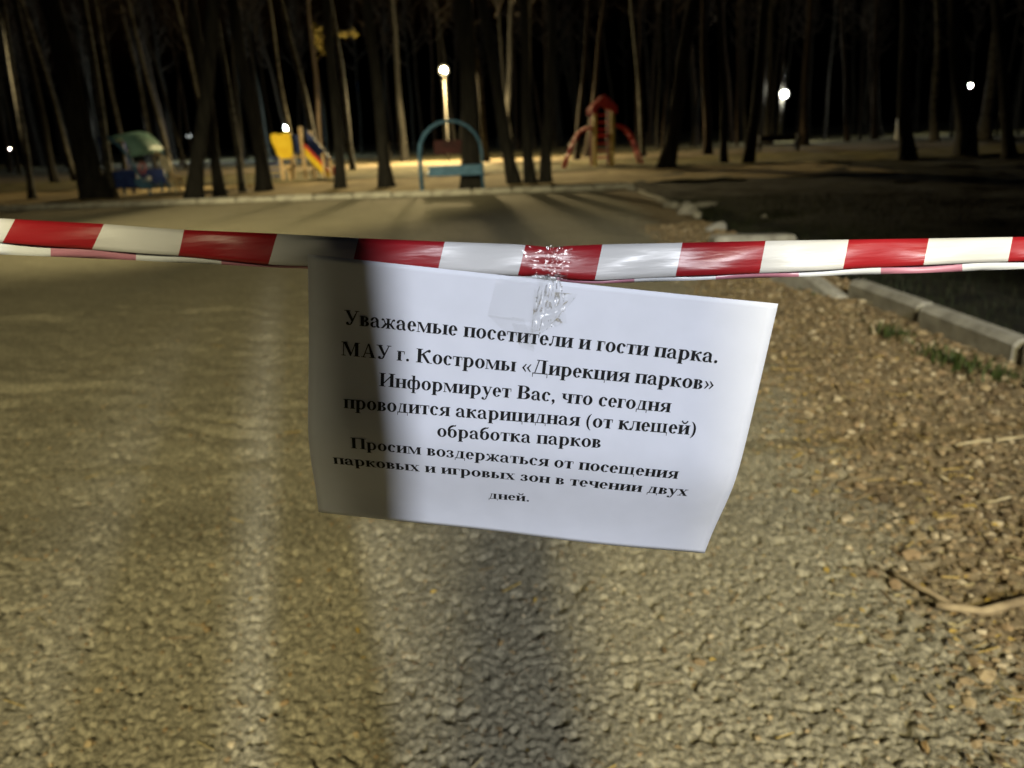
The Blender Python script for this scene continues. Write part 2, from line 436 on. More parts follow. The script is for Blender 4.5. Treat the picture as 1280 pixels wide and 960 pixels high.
def rock_mesh(seed, sub=2, sharp=.35):
    bm = bmesh.new(); bmesh.ops.create_icosphere(bm, subdivisions=sub, radius=1)
    rr = random.Random(seed)
    planes = [(Vector((rr.gauss(0, 1), rr.gauss(0, 1), rr.gauss(0, 1))).normalized(), rr.uniform(.45, .85)) for _ in range(9)]
    for v in bm.verts:
        for nrm, d in planes:
            k = v.co.dot(nrm) - d
            if k > 0: v.co -= nrm * k * .92
    me = bpy.data.meshes.new('rubble'); bm.to_mesh(me); bm.free(); me.materials.append(M['rubble']); return me
rocks = [rock_mesh(s) for s in range(4)]
for i, (px, py, wpx, asp, lab) in enumerate([
        (857, 268, 30, .7, 'white concrete lump, the largest in the rubble beside the kerb gap'),
        (838, 259, 22, .45, 'flat pale concrete shard beside the largest rubble lump'),
        (880, 260, 34, .3, 'thin grey slab of rubble behind the white lump'),
        (895, 288, 24, .6, 'rounded pale stone beside the knocked out kerb stone'),
        (956, 272, 9, .7, 'small pale stone on the dark verge beyond the rubble'),
        (789, 238, 9, 1.1, 'small pale stone at the corner where the two kerbs meet')]):
    g = ground(px, py, .02); s = wpx / 960 * (g - CAM).length / 2
    o = stone_thing('rubble_stone', lab, 'stone', (g.x, g.y, s * asp * .55 + .01), (random.uniform(-.2, .2), random.uniform(-.2, .2), random.uniform(0, 6)), rocks[i % 4])
    o.scale = (s * 1.25, s, s * asp)

# ================================================================== LAMPS
def globe_lamp(label, base, h, r, col, L, pole_r=.07, group='lit lamps in the park', mat='pole', top=None):
    t = thing('park_lamp', label, 'lamp', base, 0, group)
    MB().lathe([(pole_r * 1.5, 0), (pole_r * 1.7, .5), (pole_r, .6), (pole_r * .8, h - r * .9)], 12).build('pole', M[mat], t, True)
    MB().lathe([(pole_r * .9, 0), (r * .55, .04), (r * .55, .1)], 12, (0, 0, h - r * 1.0 - .06)).build('globe_holder', M['dark'], t)
    gb = MB().sphere((0, 0, h), r, 20, 12).build('globe', frosted(col), t, True)
    MB().sphere((0, 0, h), r * .5, 16, 10).build('bulb', emitter('lit_bulb', col, L * 4), gb, True)
    if top: MB().lathe([(pole_r * .7, 0), (pole_r * .6, top - h)], 10, (0, 0, h + r)).build('pole_top', M[mat], t, True)
    return t
FLY = FAR_Y + 27
b = at_y(561, 196, FLY); g = at_y(554.5, 88, FLY)
fl = globe_lamp('tall pale lamp post with a bright warm globe behind the playground', (b.x, FLY, .09), g.z - .09, .27, (1.0, .80, .42), FRONT_L, .04)
ld = bpy.data.lights.new('lamp_light', 'SPOT'); ld.energy = FRONT_W; ld.color = (1.0, .76, .36); ld.spot_size = R(170); ld.spot_blend = .12; ld.shadow_soft_size = .5
lo = bpy.data.objects.new('lamp_light', ld); COL.objects.link(lo); lo.parent = fl; lo.location = (0, -1.0, g.z - .34)
MB().tube([(0, 0, g.z - .5), (0, -.5, g.z - .26), (0, -1.0, g.z - .18)], .03, 8).build('arm', M['dark'], fl, True)  # arm added to hold the spot clear of the pole
MB().lathe([(.03, .1), (.12, .06), (.17, 0)], 12, (0, -1.0, g.z - .30)).build('added_hood', M['dark'], fl, True)  # hood added over the spot at the arm's end
def far_lamp(px, py, Y, rpx, col, L, label, **k):
    g = at_y(px, py, Y); r = rpx / FPX * Y * .9
    return globe_lamp(label, (g.x, Y, .0), g.z, r, col, L, max(.05, r * .35), **k)
far_lamp(358, 160, 78, 4.2, (.75, 1.0, .98), 40, 'cool white globe lamp far beyond the slide')
far_lamp(236, 170, 84, 2.6, (.92, 1.0, .95), 70, 'small white lamp far off between the teal canopy and the slide', mat='dark')
far_lamp(176, 167.5, 80, 2.0, (.92, 1.0, .98), 60, 'small white lamp seen just over the teal canopy', mat='dark')
far_lamp(12, 186, 95, 1.3, (1.0, .85, .6), 14, 'tiny faint orange lamp far off at the edge of the wood', mat='dark')
far_lamp(1213, 107, 72, 2.6, (1.0, 1.0, .82), 70, 'small yellowish lamp far off between dark trunks past the verge', mat='dark')
# lamp fixed half way up a tall pole
Yp = 66.0; b = at_y(974, 172, Yp); g = at_y(978, 118, Yp); tp = at_y(981, 76, Yp)
t = thing('park_lamp', 'white lamp fixed half way up a tall grey pole past the verge', 'lamp', (b.x, Yp, 0), 0, 'lit lamps in the park')
MB().tube([(0, 0, -.1), (0, 0, tp.z)], [.17, .12], 12).build('pole', M['pole'], t, True)
MB().tube([(0, -.1, g.z + .35), (0, -.5, g.z + .35)], .03, 6).build('bracket', M['dark'], t)
gb = MB().sphere((0, -.5, g.z), .36, 16, 10).build('globe', frosted((1.0, 1.0, .86)), t, True)
MB().sphere((0, -.5, g.z), .22, 14, 9).build('bulb', emitter('lit_bulb_white', (1.0, 1.0, .88), 40), gb, True)

def street_lamp(label, cfg):
    pos, col, watts, aim, half, blend = cfg[:6]
    base = Vector((pos[0] + .9, pos[1] - 1.1, 0)); d = Vector(pos) - base
    t = thing('street_lamp', label, 'lamp', base, 0)
    MB().tube([(0, 0, 0), (0, 0, 1.2), (0, 0, pos[2] - .3)], [.11, .09, .06], 12).build('pole', M['steel'], t, True)
    MB().tube([(0, 0, pos[2] - .35), (d.x * .25, d.y * .25, pos[2] + .12), (d.x, d.y, pos[2] + .22)], .035, 8).build('arm', M['steel'], t, True)
    k = MB(); k.box(-.16, -.34, .1, .16, .34, .2, b=.03); o = k.build('lamp_head', M['dark'], t)
    o.location = (d.x, d.y, pos[2]); o.rotation_euler = (0, 0, math.atan2(d.y, d.x) - math.pi / 2)
    ld = bpy.data.lights.new('lamp_light', 'SPOT'); ld.spot_size = R(2 * half); ld.spot_blend = blend; ld.energy = watts; ld.color = col; ld.shadow_soft_size = .17 if col[2] > .9 else .55
    lo = bpy.data.objects.new('lamp_light', ld); COL.objects.link(lo); lo.parent = t; lo.location = d; lo.rotation_euler = (Vector(aim) - Vector(pos)).to_track_quat('-Z', 'Y').to_euler()
street_lamp('cool white street lamp on a steel post behind the barrier tape', LAMP_COOL)
ROAD_FILL = ((-9.0, -2.5, 8.0), (1.0, 0.87, 0.50), 1250.0, (-4.6, 16.5, 0.0), 13.5, .85)  # unseen lamp, added to brighten the far road
street_lamp('unseen warm lamp on a steel post, added to brighten the far asphalt', ROAD_FILL)
LAMP_PLAY = ((-19.5, 22.0, 6.0), (1.0, 0.80, 0.42), 700.0, (-8.4, 29.0, 0.3), 13.0, .6)
street_lamp('warm street lamp on a steel post beside the playground', LAMP_PLAY)
street_lamp('warm street lamp on a steel post standing close behind the barrier', LAMP_WARM)

# ================================================================== TREES
def trunk_mesh(path, rad, n=12, seed=0):
    mb = MB(); mb.tube(path, rad, n, cap=True)
    rr = random.Random(seed); ph = [rr.uniform(0, 6.28) for _ in range(4)]
    for i, p in enumerate(mb.v):
        ring, j = divmod(i, n)
        if ring >= len(path): continue
        c = Vector(path[ring]); q = 2 * math.pi * j / n
        k = 1 + .10 * math.sin(3 * q + ph[0] + ring * .25) + .06 * math.sin(5 * q + ph[1] - ring * .4) + rr.uniform(-.04, .04)
        if ring < 2: k += (.22 if ring == 0 else .08) * math.sin(4 * q + ph[2])
        mb.v[i] = tuple(c + (Vector(p) - c) * k)
    return mb.mesh('trunk')
def crown_mesh(seed, h0, h1, spread):
    """bare spring crown: limbs and fine twigs, unit trunk axis at origin"""
    rr = random.Random(seed); mb = MB()
    for i in range(13):
        z = h0 + (h1 - h0) * (i / 13) ** .9; a = rr.uniform(0, 6.28); L = spread * rr.uniform(.5, 1) * (1.1 - .7 * i / 13)
        p = Vector((0, 0, z)); dv = Vector((math.cos(a), math.sin(a), rr.uniform(.5, 1.1))).normalized(); pts = [p.copy()]
        for s in range(5):
            dv = (dv + Vector((rr.uniform(-.3, .3), rr.uniform(-.3, .3), rr.uniform(-.1, .3)))).normalized(); p = p + dv * L / 5; pts.append(p.copy())
        mb.tube(pts, [.055 * (1 - k / 6.2) for k in range(6)], 5)
        for s in range(9):
            q = pts[rr.randint(1, 5)] + Vector((rr.uniform(-.1, .1),) * 3); w = Vector((rr.uniform(-1, 1), rr.uniform(-1, 1), rr.uniform(-.3, 1))).normalized() * rr.uniform(.4, 1.1)
            e = q + w; mb.tube([q, q + w * .5 + Vector((0, 0, rr.uniform(-.1, .1))), e], [.012, .009, .005], 3, cap=False)
    return mb.mesh('crown')
crowns = [crown_mesh(s, 9, 16.5, 2.6) for s in range(5)]
for c in crowns: c.materials.append(M['twig'])
def tree(bx, by, tx, wpx, kind, label, group=None, ypos=None, H=None, twig_low=False, seed=None):
    rr = random.Random(seed if seed is not None else int(bx * 13 + by * 7 + tx))
    B = ground(bx, by) if ypos is None else at_y(bx, by, ypos)
    B.z = 0.0 if ypos is None else .03
    T = at_y(tx, 0, B.y)
    lean = (T - B); lean /= lean.z
    r = max(.04, (wpx * .84 * B.y / FPX / 2))
    H = H or rr.uniform(15.5, 19)
    N = 15; path = []; rad = []
    pa, pb = rr.uniform(0, 6.28), rr.uniform(0, 6.28)
    for i in range(N):
        q = (i / (N - 1)) ** 1.5; z = -.12 + q * H
        ww = (.02 + r * .18) * min(1, z if z > 0 else 0)
        path.append((lean.x * z + ww * math.sin(z * .9 + pa), lean.y * z * .5 + ww * math.sin(z * .7 + pb), z))
        fl = 1 + .55 * math.exp(-max(z, 0) / (r * 1.6 + .05))
        rad.append(r * (1 - .80 * q) * fl)
    t = thing('tree', label, 'tree', B, 0, group)
    me = trunk_mesh(path, rad, 12, seed=int(bx + tx)); o = link('trunk', me, M[kind], t, True)
    c = bpy.data.objects.new('crown', crowns[rr.randint(0, 4)]); COL.objects.link(c); c.parent = t
    sc = H / 17.5; c.scale = (sc, sc, sc); c.rotation_euler = (0, 0, rr.uniform(0, 6.28)); c.location = (lean.x * 12 * sc, lean.y * 6 * sc, 0)
    return t
TR = [
 # base px, base py, px at top of picture, trunk width px, bark, label
 (120, 249, 62, 33, 'bark', 'stout dark trunk with flared foot left of the teal canopy'),
 (142, 247, 104, 11, 'birch', 'mottled pale birch trunk leaning against the stout dark trunk by the canopy'),
 (41, 250, 2, 9, 'birch', 'slender leaning birch trunk at the dark far end of the kerb'),
 (242, 252, 268, 20, 'bark', 'black trunk with a wide foot standing in the kerb line beside the slide'),
 (276, 246, 240, 14, 'bark', 'thin black trunk next to the pale curved birch by the slide'),
 (304, 241, 268, 9, 'birch', 'pale crooked birch stem lit along one side beside the slide'),
 (330, 240, 292, 18, 'bark', 'grey trunk in front of the blue steps of the slide'),
 (425, 237, 410, 14, 'bark', 'dark trunk hiding the foot of the slide'),
 (483, 235, 458, 17, 'bark', 'grey straight trunk between the slide and the blue arch'),
 (590, 236, 578, 26, 'bark', 'thick grey trunk in front of the blue arch'),
 (644, 232, 600, 17, 'bark', 'dark leaning trunk at the edge of the black clump by the kerb'),
 (663, 231, 652, 15, 'bark', 'dark upright trunk in the middle of the black clump by the kerb'),
 (683, 229, 690, 15, 'bark', 'dark trunk of the black clump closest to the red tower'),
 (832, 212, 868, 20, 'bark', 'dark trunk leaning away from the red tower beside the verge'),
 (1135, 200, 1130, 19, 'bark', 'dark straight trunk on the black verge with a white post behind'),
 (1206, 196, 1196, 24, 'bark', 'thick black trunk on the verge just below the small yellowish lamp'),
 (1262, 197, 1246, 15, 'bark', 'dark trunk beside the thick black one on the verge'),
 (935, 206, 958, 14, 'bark', 'dark bent trunk on the verge near the lamp on the tall pole'),
 (905, 206, 900, 10, 'bark', 'thin dark trunk on the verge between two stouter ones'),
]
for a in TR: tree(*a)
TR2 = [  # farther, lit ones: given distance
 (441, 206, 414, 8, 'birch', 'tall pale trunk lit beside the warm lamp with yellow leaves on it', 38),
 (609, 196, 588, 8, 'birch', 'short lit stretch of pale trunk just beside the thick grey trunk', 42),
 (721, 196, 736, 8, 'pine', 'brownish pine trunk just left of the red tower roof', 40),
 (733, 196, 756, 8, 'pine', 'reddish pine trunk rising behind the red tower roof', 44),
 (805, 196, 790, 7, 'birch', 'pale trunk crossing the right arm of the red tower', 41),
 (884, 196, 879, 12, 'pine', 'straight brownish trunk past the red tower beside the verge', 40),
 (958, 190, 966, 9, 'bark', 'grey trunk beside the tall lamp pole', 55),
 (1003, 188, 1012, 12, 'pine', 'brown trunk just past the tall lamp pole', 52),
 (1092, 182, 1096, 9, 'pine', 'thin brown trunk far back past the lamp pole, near the white post', 58),
 (1168, 180, 1172, 11, 'birch', 'pale trunk between two dark verge trunks', 50),
 (1230, 180, 1252, 16, 'birch', 'broad grey birch behind the thick black verge trunk', 50),
 (400, 208, 352, 9, 'birch', 'faint pale trunk rising behind the slide chute', 40),
 (367, 200, 335, 7, 'birch', 'slim pale trunk rising behind the slide posts', 46),
 (402, 206, 385, 8, 'pine', 'brownish trunk behind the end of the slide', 48),
 (215, 215, 158, 8, 'birch', 'grey leaning trunk rising behind the cream panel', 42),
 (270, 205, 218, 8, 'birch', 'grey leaning trunk behind the crooked birch', 45),
 (195, 205, 150, 6, 'birch', 'thin pale trunk lit just above the teal canopy', 47),
 (156, 205, 118, 7, 'birch', 'pale trunk lit at the corner of the teal canopy', 44),
 (95, 225, 28, 8, 'birch', 'faint grey trunk leaning toward the far kerb end', 38),
 (68, 225, 20, 11, 'bark', 'broad faint trunk behind the slender leaning birch', 36),
 (506, 200, 490, 9, 'bark', 'grey trunk behind the playground path beside the lamp', 52),
 (632, 200, 640, 10, 'bark', 'faint trunk far behind the black clump', 50),
]
for a in TR2: tree(*a[:6], ypos=a[6])
rr = random.Random(11)
for i in range(150):
    Y = rr.uniform(52, 112); px = rr.uniform(-60, 1340); hz = 170 - (px - 640) * .038
    kb = rr.choice(['bark', 'pine', 'bark', 'bark'])
    tree(px, hz + 1.3 * 960 / Y, px + (px - 700) * .05 - 8 + rr.gauss(0, 12), rr.uniform(3.0, 7.0), kb,
         'slender brown trunk far back in the dark wood' if kb == 'pine' else 'slender blackish trunk far back in the dark wood beyond the lamps',
         'slender brown trunks far back' if kb == 'pine' else 'slender blackish trunks far back', ypos=Y, seed=i)
# near-side trees; the first two are unseen, added to cast the shadow bands
for (x, y, rad, lab) in [(-.035, -1.5, .16, 'stout unseen tree added behind the notice to shade the road'), (.052, -.5, .118, 'slim unseen tree added close behind the notice to shade its edge'),
                         (5.2, -3.6, .17, 'dark tree on the verge behind the barrier tape'), (7.4, 1.6, .2, 'dark tree on the verge beside the barrier end post')]:
    t = thing('tree', lab, 'tree', (x, y, 0)); N = 12
    path = [(.012 * math.sin(k * .8), .05 * math.cos(k * 1.3), -.1 + 17 * (k / 11) ** 1.4) for k in range(N)]
    link('trunk', trunk_mesh(path, [rad * (1 - .75 * (k / 11) ** 1.4) * (1.3 if k == 0 else 1) for k in range(N)], 12, 5), M['bark'], t, True)
    c = bpy.data.objects.new('crown', crowns[1]); COL.objects.link(c); c.parent = t

# leaf clumps caught by the lamp light on the pale trunk
def leaf_clump(cx, cy, Y, wpx, hpx, n, label, droop=False, seed=1):
    rr = random.Random(seed); c = at_y(cx, cy, Y); s = Y / FPX
    t = thing('leafy_branch', label, 'branch', c, 0, 'leafy branches lit beside the lamp')
    mb = MB()
    for i in range(n):
        u = rr.uniform(-1, 1); p = Vector((u * wpx / 2 * s, rr.uniform(-.25, .25), rr.gauss(0, .35) * hpx / 2 * s))
        a = Vector((rr.gauss(0, 1), rr.gauss(0, 1), rr.gauss(0, 1))).normalized(); b_ = a.orthogonal().normalized(); L = rr.uniform(.06, .11)
        mb.add([p, p + a * L * .5 + b_ * L * .28, p + a * L, p + a * L * .5 - b_ * L * .28], [(0, 1, 2, 3)])
    mb.build('leaves', M['yleaf'], t)
    br = MB()
    for k in range(4):
        e = Vector((rr.uniform(-1, 1) * wpx / 2 * s, rr.uniform(-.2, .2), rr.uniform(-.8, .8) * hpx / 2 * s))
        br.tube([(.6, .3, .1), e * .5 + Vector((0, 0, .08)), e], [.02, .013, .006], 4)
    br.build('twigs', M['twig'], t)
leaf_clump(398, 47, FLY - 3, 10, 40, 130, 'hanging clump of yellow leaves lit by the warm lamp', seed=2)
leaf_clump(428, 43, FLY - 3, 34, 12, 140, 'flat spray of yellow leaves on the tall pale trunk', seed=3)

# ================================================================== PLAYGROUND
# --- slide set
P0 = ground(383, 226); s = P0.y / FPX
t = thing('slide_set', 'small timber play tower with yellow scalloped panel and slide', 'slide', (P0.x, P0.y, .06), R(-6))
px = lambda v: v * s
for (x, y, hgt) in [(-28, 0, 50), (0, 0, 60), (-26, .9, 46), (1, .9, 55)]:
    MB().box(px(x) - .06, y - .06, -.1, px(x) + .06, y + .06, px(hgt), b=.012).build('post', M['timber'], t)
mb = MB(); mb.box(px(-28) + .07, .05, .8, px(0) - .07, .85, .86); mb.build('platform', M['timber'], t)
out = [(px(a - 377), px(226 - b_)) for a, b_ in [(341, 174), (346, 172), (352, 174), (358, 172), (365, 173), (366, 186), (365, 199), (358, 202), (351, 201), (346, 197), (345, 191), (343, 186), (341, 181)]]
MB().prism(out, -.13, -.085).build('scalloped_panel', M['yellow'], t)
MB().box(px(-17), -.02, 1.0, px(-14), .02, 1.62).build('side_panel', M['cream'], t)
MB().box(px(-15) + .02, .0, .98, px(-2) - .08, .03, 1.62).build('guard_panel', M['navy'], t)
# the chute
x0, z0, x1, z1 = .02, 1.18, px(31), .10
def strip(za, zb, y0, y1, xa=x0, xb=x1):
    return MB().prism([(xa, z0 + za), (xb, z1 + za), (xb, z1 + zb), (xa, z0 + zb)], y0, y1)
strip(-.27, .04, -.03, .0).build('chute_side', M['yellow'], t)
strip(.045, .2, -.035, .005).build('chute_rail', M['red'], t)
strip(.0, .03, .0, .52).build('chute', M['steel'], t)
strip(-.05, .62, .53, .57, x0, x1 * .9).build('chute_side', M['navy'], t)
for (x, hgt) in [(25, 29), (33, 22)]:
    MB().box(px(x) - .05, -.16, -.1, px(x) + .05, -.06, px(hgt), b=.01).build('foot_post', M['timber'], t)
MB().box(px(31), -.05, .12, px(36), .5, .42).build('run_out_board', M['red'], t)
st = MB(); [st.box(px(-46), .2, .12 + k * .22, px(-34), .75, .17 + k * .22) for k in range(4)]; st.build('steps', M['navy'], t)
t2 = thing('play_table', 'small round-topped timber stool under the slide tower', 'stool', (P0.x + px(-14), P0.y - .45, .06))
MB().lathe([(.08, -.1), (.08, .34)], 10).build('leg', M['timber'], t2)
MB().lathe([(.07, .34), (.2, .42), (.22, .5), (.12, .56), (.02, .58)], 14).build('top', M['timber'], t2, True)

# --- play car with teal canopy
P1 = ground(186, 244); s1 = P1.y / FPX
t = thing('play_car', 'playground car with teal curved canopy and dark blue body', 'play car', (P1.x, P1.y, .0), R(0))
q = lambda x, z: ((x - 186) * s1, (244 - z) * s1)
top = [q(*c) for c in [(157, 179), (166, 173.5), (178, 170.5), (188, 172), (196, 179), (202, 187), (205, 195)]]
cv = MB(); n = len(top)
vs = [(x, .55, z) for x, z in top] + [(x - .52 * (k / (n - 1)) - .05, -.55, z - .10) for k, (x, z) in enumerate(top)]
fs = [(k, k + 1, n + k + 1, n + k) for k in range(n - 1)]
o = cv.add(vs, fs).build('canopy', M['teal'], t, True)
md = o.modifiers.new('thickness', 'SOLIDIFY'); md.thickness = .035
def tb(name, pts, y, r, mat):
    MB().tube([((x - 186) * s1, y, (244 - z) * s1) for x, z in pts], r, 8).build(name, M[mat], t, True)
tb('pillar', [(160, 176), (172, 186), (181, 200), (186, 214), (190, 226), (197, 233)], -.56, .05, 'blue')
tb('pillar', [(150, 176), (150, 243)], -.5, .045, 'navy'); tb('pillar', [(160, 178), (160, 243)], .5, .045, 'navy'); tb('pillar', [(203, 192), (204, 243)], .5, .045, 'blue')
MB().prism([q(*c) for c in [(146, 214), (184, 214), (187, 233), (146, 233)]], -.55, -.5).build('side_panel', M['navy'], t)
MB().prism([q(*c) for c in [(146, 214), (200, 214), (203, 233), (146, 233)]], .5, .55).build('side_panel', M['navy'], t)
MB().prism([q(*c) for c in [(183, 222), (194, 228), (202, 231), (202, 236), (190, 236), (183, 230)]], -.6, -.2).build('bonnet', M['blue'], t)
MB().box(-.95, -.45, .32, -.2, .45, .4).build('seat', M['navy'], t)
MB().sphere((q(198, 224)[0], -.5, q(198, 224)[1]), .085, 10, 7).build('headlight', M['white'], t, True)
x, z = q(190, 212); MB().tube([(x + .16 * math.cos(a) * .6, -.35 + .05 * math.sin(a), z + .16 * math.sin(a)) for a in [k * math.pi / 6 for k in range(13)]], .035, 6).build('steering_wheel', M['pink'], t, True)
for xx in (-.95, .25):
    for yy in (-.45, .45): MB().tube([(xx, yy, -.1), (xx, yy, .4)], .04, 8).build('leg', M['blue'], t)
# --- rocker with cream oval panel
P2 = ground(224, 243); s2 = P2.y / FPX
t = thing('spring_rocker', 'rocker on slanted beige legs with a cream oval back panel', 'rocker', (P2.x, P2.y, 0), 0)
w = lambda x, z: ((x - 224) * s2, (243 - z) * s2)
MB().tube([(w(204, 193)[0], 0, w(204, 193)[1]), (w(211, 199)[0], 0, w(211, 199)[1]), (w(219, 218)[0], 0, w(219, 218)[1]), (w(229, 243)[0], 0, -.05)], [.045, .05, .05, .055], 8).build('frame', M['timber'], t, True)
out = [(w(215, 207)[0] + .16 * math.cos(a) + .05 * math.sin(-a), w(215, 207)[1] + .25 * math.sin(a)) for a in [k * math.pi / 12 for k in range(24)]]
MB().prism(out, -.11, -.06).build('panel', M['cream'], t)
MB().tube([(w(213, 226)[0], .12, w(213, 226)[1]), (w(221, 243)[0], .12, -.05)], .055, 8).build('leg', M['cream'], t, True)
MB().tube([(w(224, 222)[0] - .1, .3, w(224, 222)[1]), (w(231, 243)[0], .5, -.05)], .04, 8).build('leg', M['timber'], t, True)
MB().box(w(213, 0)[0], -.1, .42, w(226, 0)[0], .4, .48).build('seat', M['timber'], t)

# --- blue arch bench
P3 = ground(566, 238); s3 = P3.y / FPX
t = thing('arch_bench', 'bench under a blue tubular arch with dark red back board', 'bench', (P3.x, P3.y, 0), R(2))
def arch(y, dz=0):
    wd = 37 * s3; hh = 80 * s3 + dz; pts = [(-wd, y, -.1), (-wd, y, hh * .55)]
    for k in range(1, 10):
        a = math.pi - math.pi * k / 10; pts.append((wd * math.cos(a) * 1.0, y, hh * .55 + (hh * .45) * math.sin(a)))
    return pts + [(wd, y, hh * .55), (wd, y, -.1)]
MB().tube(arch(-.3), .035, 8).build('arch_frame', M['blue'], t, True)
MB().tube(arch(.35), .035, 8).build('arch_frame', M['blue'], t, True)
for xx in (-1, 1):
    MB().tube([(xx * 37 * s3, -.3, .9), (xx * 37 * s3, .35, .9)], .025, 6).build('cross_bar', M['blue'], t)
MB().box(-27 * s3, -.28, .40, 36 * s3, -.24, .66).build('front_board', M['blue'], t)
MB().box(-30 * s3, -.24, .44, 36 * s3, .2, .49).build('seat', M['blue'], t)
MB().box(-20 * s3, .3, .95, 30 * s3, .34, 1.3).build('back_board', M['darkred'], t)

# --- red climbing tower
P4 = ground(755, 205); P4 = at_y(755, 205, min(P4.y, FAR_Y + 12)); s4 = P4.y / FPX
t = thing('climbing_tower', 'red gabled climbing tower on yellow posts with arched ladders', 'climbing frame', (P4.x, P4.y, .08), R(3))
for x in (-11, 10):
    for y in (0, .8):
        MB().box(x * s4 - .07, y - .07, -.15, x * s4 + .07, y + .07, 63 * s4, b=.015).build('post', M['yelpost' if y == 0 else 'maroon'], t)
for y0 in (-.14, .9):
    o_ = [(-16, 59), (-16, 67), (0, 81), (15, 67), (15, 59), (9, 60), (7, 66), (0, 70), (-8, 66), (-10, 60)]
    MB().prism([(a * s4, b_ * s4) for a, b_ in o_], y0, y0 + .05).build('gable', M['redtower'], t)
for sg in (-1, 1):
    MB().add([(sg * 15.5 * s4, -.1, 66 * s4), (0, -.1, 80 * s4), (0, .9, 80 * s4), (sg * 15.5 * s4, .9, 66 * s4)], [(0, 1, 2, 3)]).build('roof_board', M['redtower'], t)
for k in range(7):
    MB().tube([(-11 * s4, .8, .3 + k * .27), (10 * s4, .8, .3 + k * .27)], .035, 6).build('rung', M['redtower'], t)
MB().box(-10 * s4, .1, 1.15, 9 * s4, .75, 1.2).build('platform', M['redtower'], t)
def arc_ladder(sg, span, zt, name):
    for y in (.1, .75):
        pts = [(sg * (11 + span * k / 8) * s4, y, zt * s4 * math.cos(math.pi / 2 * (k / 8) ** 1.6) - .02) for k in range(9)]
        MB().tube(pts, .05, 6).build(name, M['redtower'], t, True)
    for k in range(1, 8):
        x = sg * (11 + span * k / 8) * s4; z = zt * s4 * math.cos(math.pi / 2 * (k / 8) ** 1.6)
        MB().tube([(x, .1, z), (x, .75, z)], .035, 6).build('rung', M['redtower'], t)
arc_ladder(-1, 36, 45, 'ladder_rail'); arc_ladder(1, 37, 47, 'ladder_rail')
# --- white post far behind the verge
p = at_y(1123, 168, 55); t = thing('white_post', 'short white painted post far back between verge trunks', 'post', (p.x, 55, 0))
MB().box(-.2, -.1, -.1, .2, .1, 1.55, b=.03).build('post', M['white'], t)
p = at_y(972, 196, 42); t = thing('log_bench', 'low dark brown log bench on the verge below the lamp pole', 'bench', (p.x, 42, 0.02))
MB().box(-1.3, -.2, .36, 1.3, .2, .44, b=.01).build('seat', M['pine'], t)
MB().box(-1.3, .2, .55, 1.3, .25, .85, b=.01).build('backrest', M['pine'], t)
for x in (-1, 1): MB().box(x - .06, -.2, -.1, x + .06, .27, .88).build('leg', M['dark'], t)

# ================================================================== NEAR GROUND LITTER
rs = np.random.RandomState(5)
def pebble_stuff(name, n, fx, size, mat, seed, parent=None):
    r_ = random.Random(seed); bases = []
    for k in range(6):
        bm = bmesh.new(); bmesh.ops.create_icosphere(bm, subdivisions=1, radius=1)
        for v in bm.verts: v.co *= r_.uniform(.72, 1.15)
        bases.append((np.array([v.co[:] for v in bm.verts]), np.array([[v.index for v in f.verts] for f in bm.faces]))); bm.free()
    V = []; F = []; off = 0
    for i in range(n):
        x, y, sz = fx(r_); bv, bf = bases[r_.randint(0, 5)]
        a = r_.uniform(0, 6.28); c, s_ = math.cos(a), math.sin(a)
        sc = np.array([sz * r_.uniform(.8, 1.4), sz, sz * r_.uniform(.5, .85)]); p = bv * sc
        p = np.stack([p[:, 0] * c - p[:, 1] * s_, p[:, 0] * s_ + p[:, 1] * c, p[:, 2]], -1) + np.array([x, y, road_z(x, y) + sz * .25])
        V.append(p); F.append(bf + off); off += len(bv)
    me = bpy.data.meshes.new(name); me.from_pydata(np.concatenate(V).tolist(), [], np.concatenate(F).tolist()); me.update()
    o = link(name, me, mat); o['kind'] = 'stuff'; return o
def edge_x(y): return min(.95 + .1 * y, 2.3)
def f_shoulder(r_):
    while True:
        y = 1.2 + 10.5 * r_.random() ** 1.5; e = edge_x(y); x = e + (kface(y) - e) * r_.random() ** .8 + r_.gauss(0, .12)
        if x < kface(y) - .02: break
    big = max(0, (x - 2.3))
    return x, y, min(.05, r_.lognormvariate(math.log(.0085 + .009 * big), .45))
o = pebble_stuff('gravel', 19000, f_shoulder, None, M['gravel'], 1); tag(o, 'loose brown gravel spread along the foot of the kerb', 'gravel')
def f_road(r_):
    return r_.uniform(-3, 1.6), 1.1 + 6 * r_.random() ** 1.6, min(.016, r_.lognormvariate(math.log(.0036), .4))
o = pebble_stuff('road_grit', 9000, f_road, None, M['gravel'], 2); tag(o, 'small grit stones scattered over the worn asphalt', 'grit')

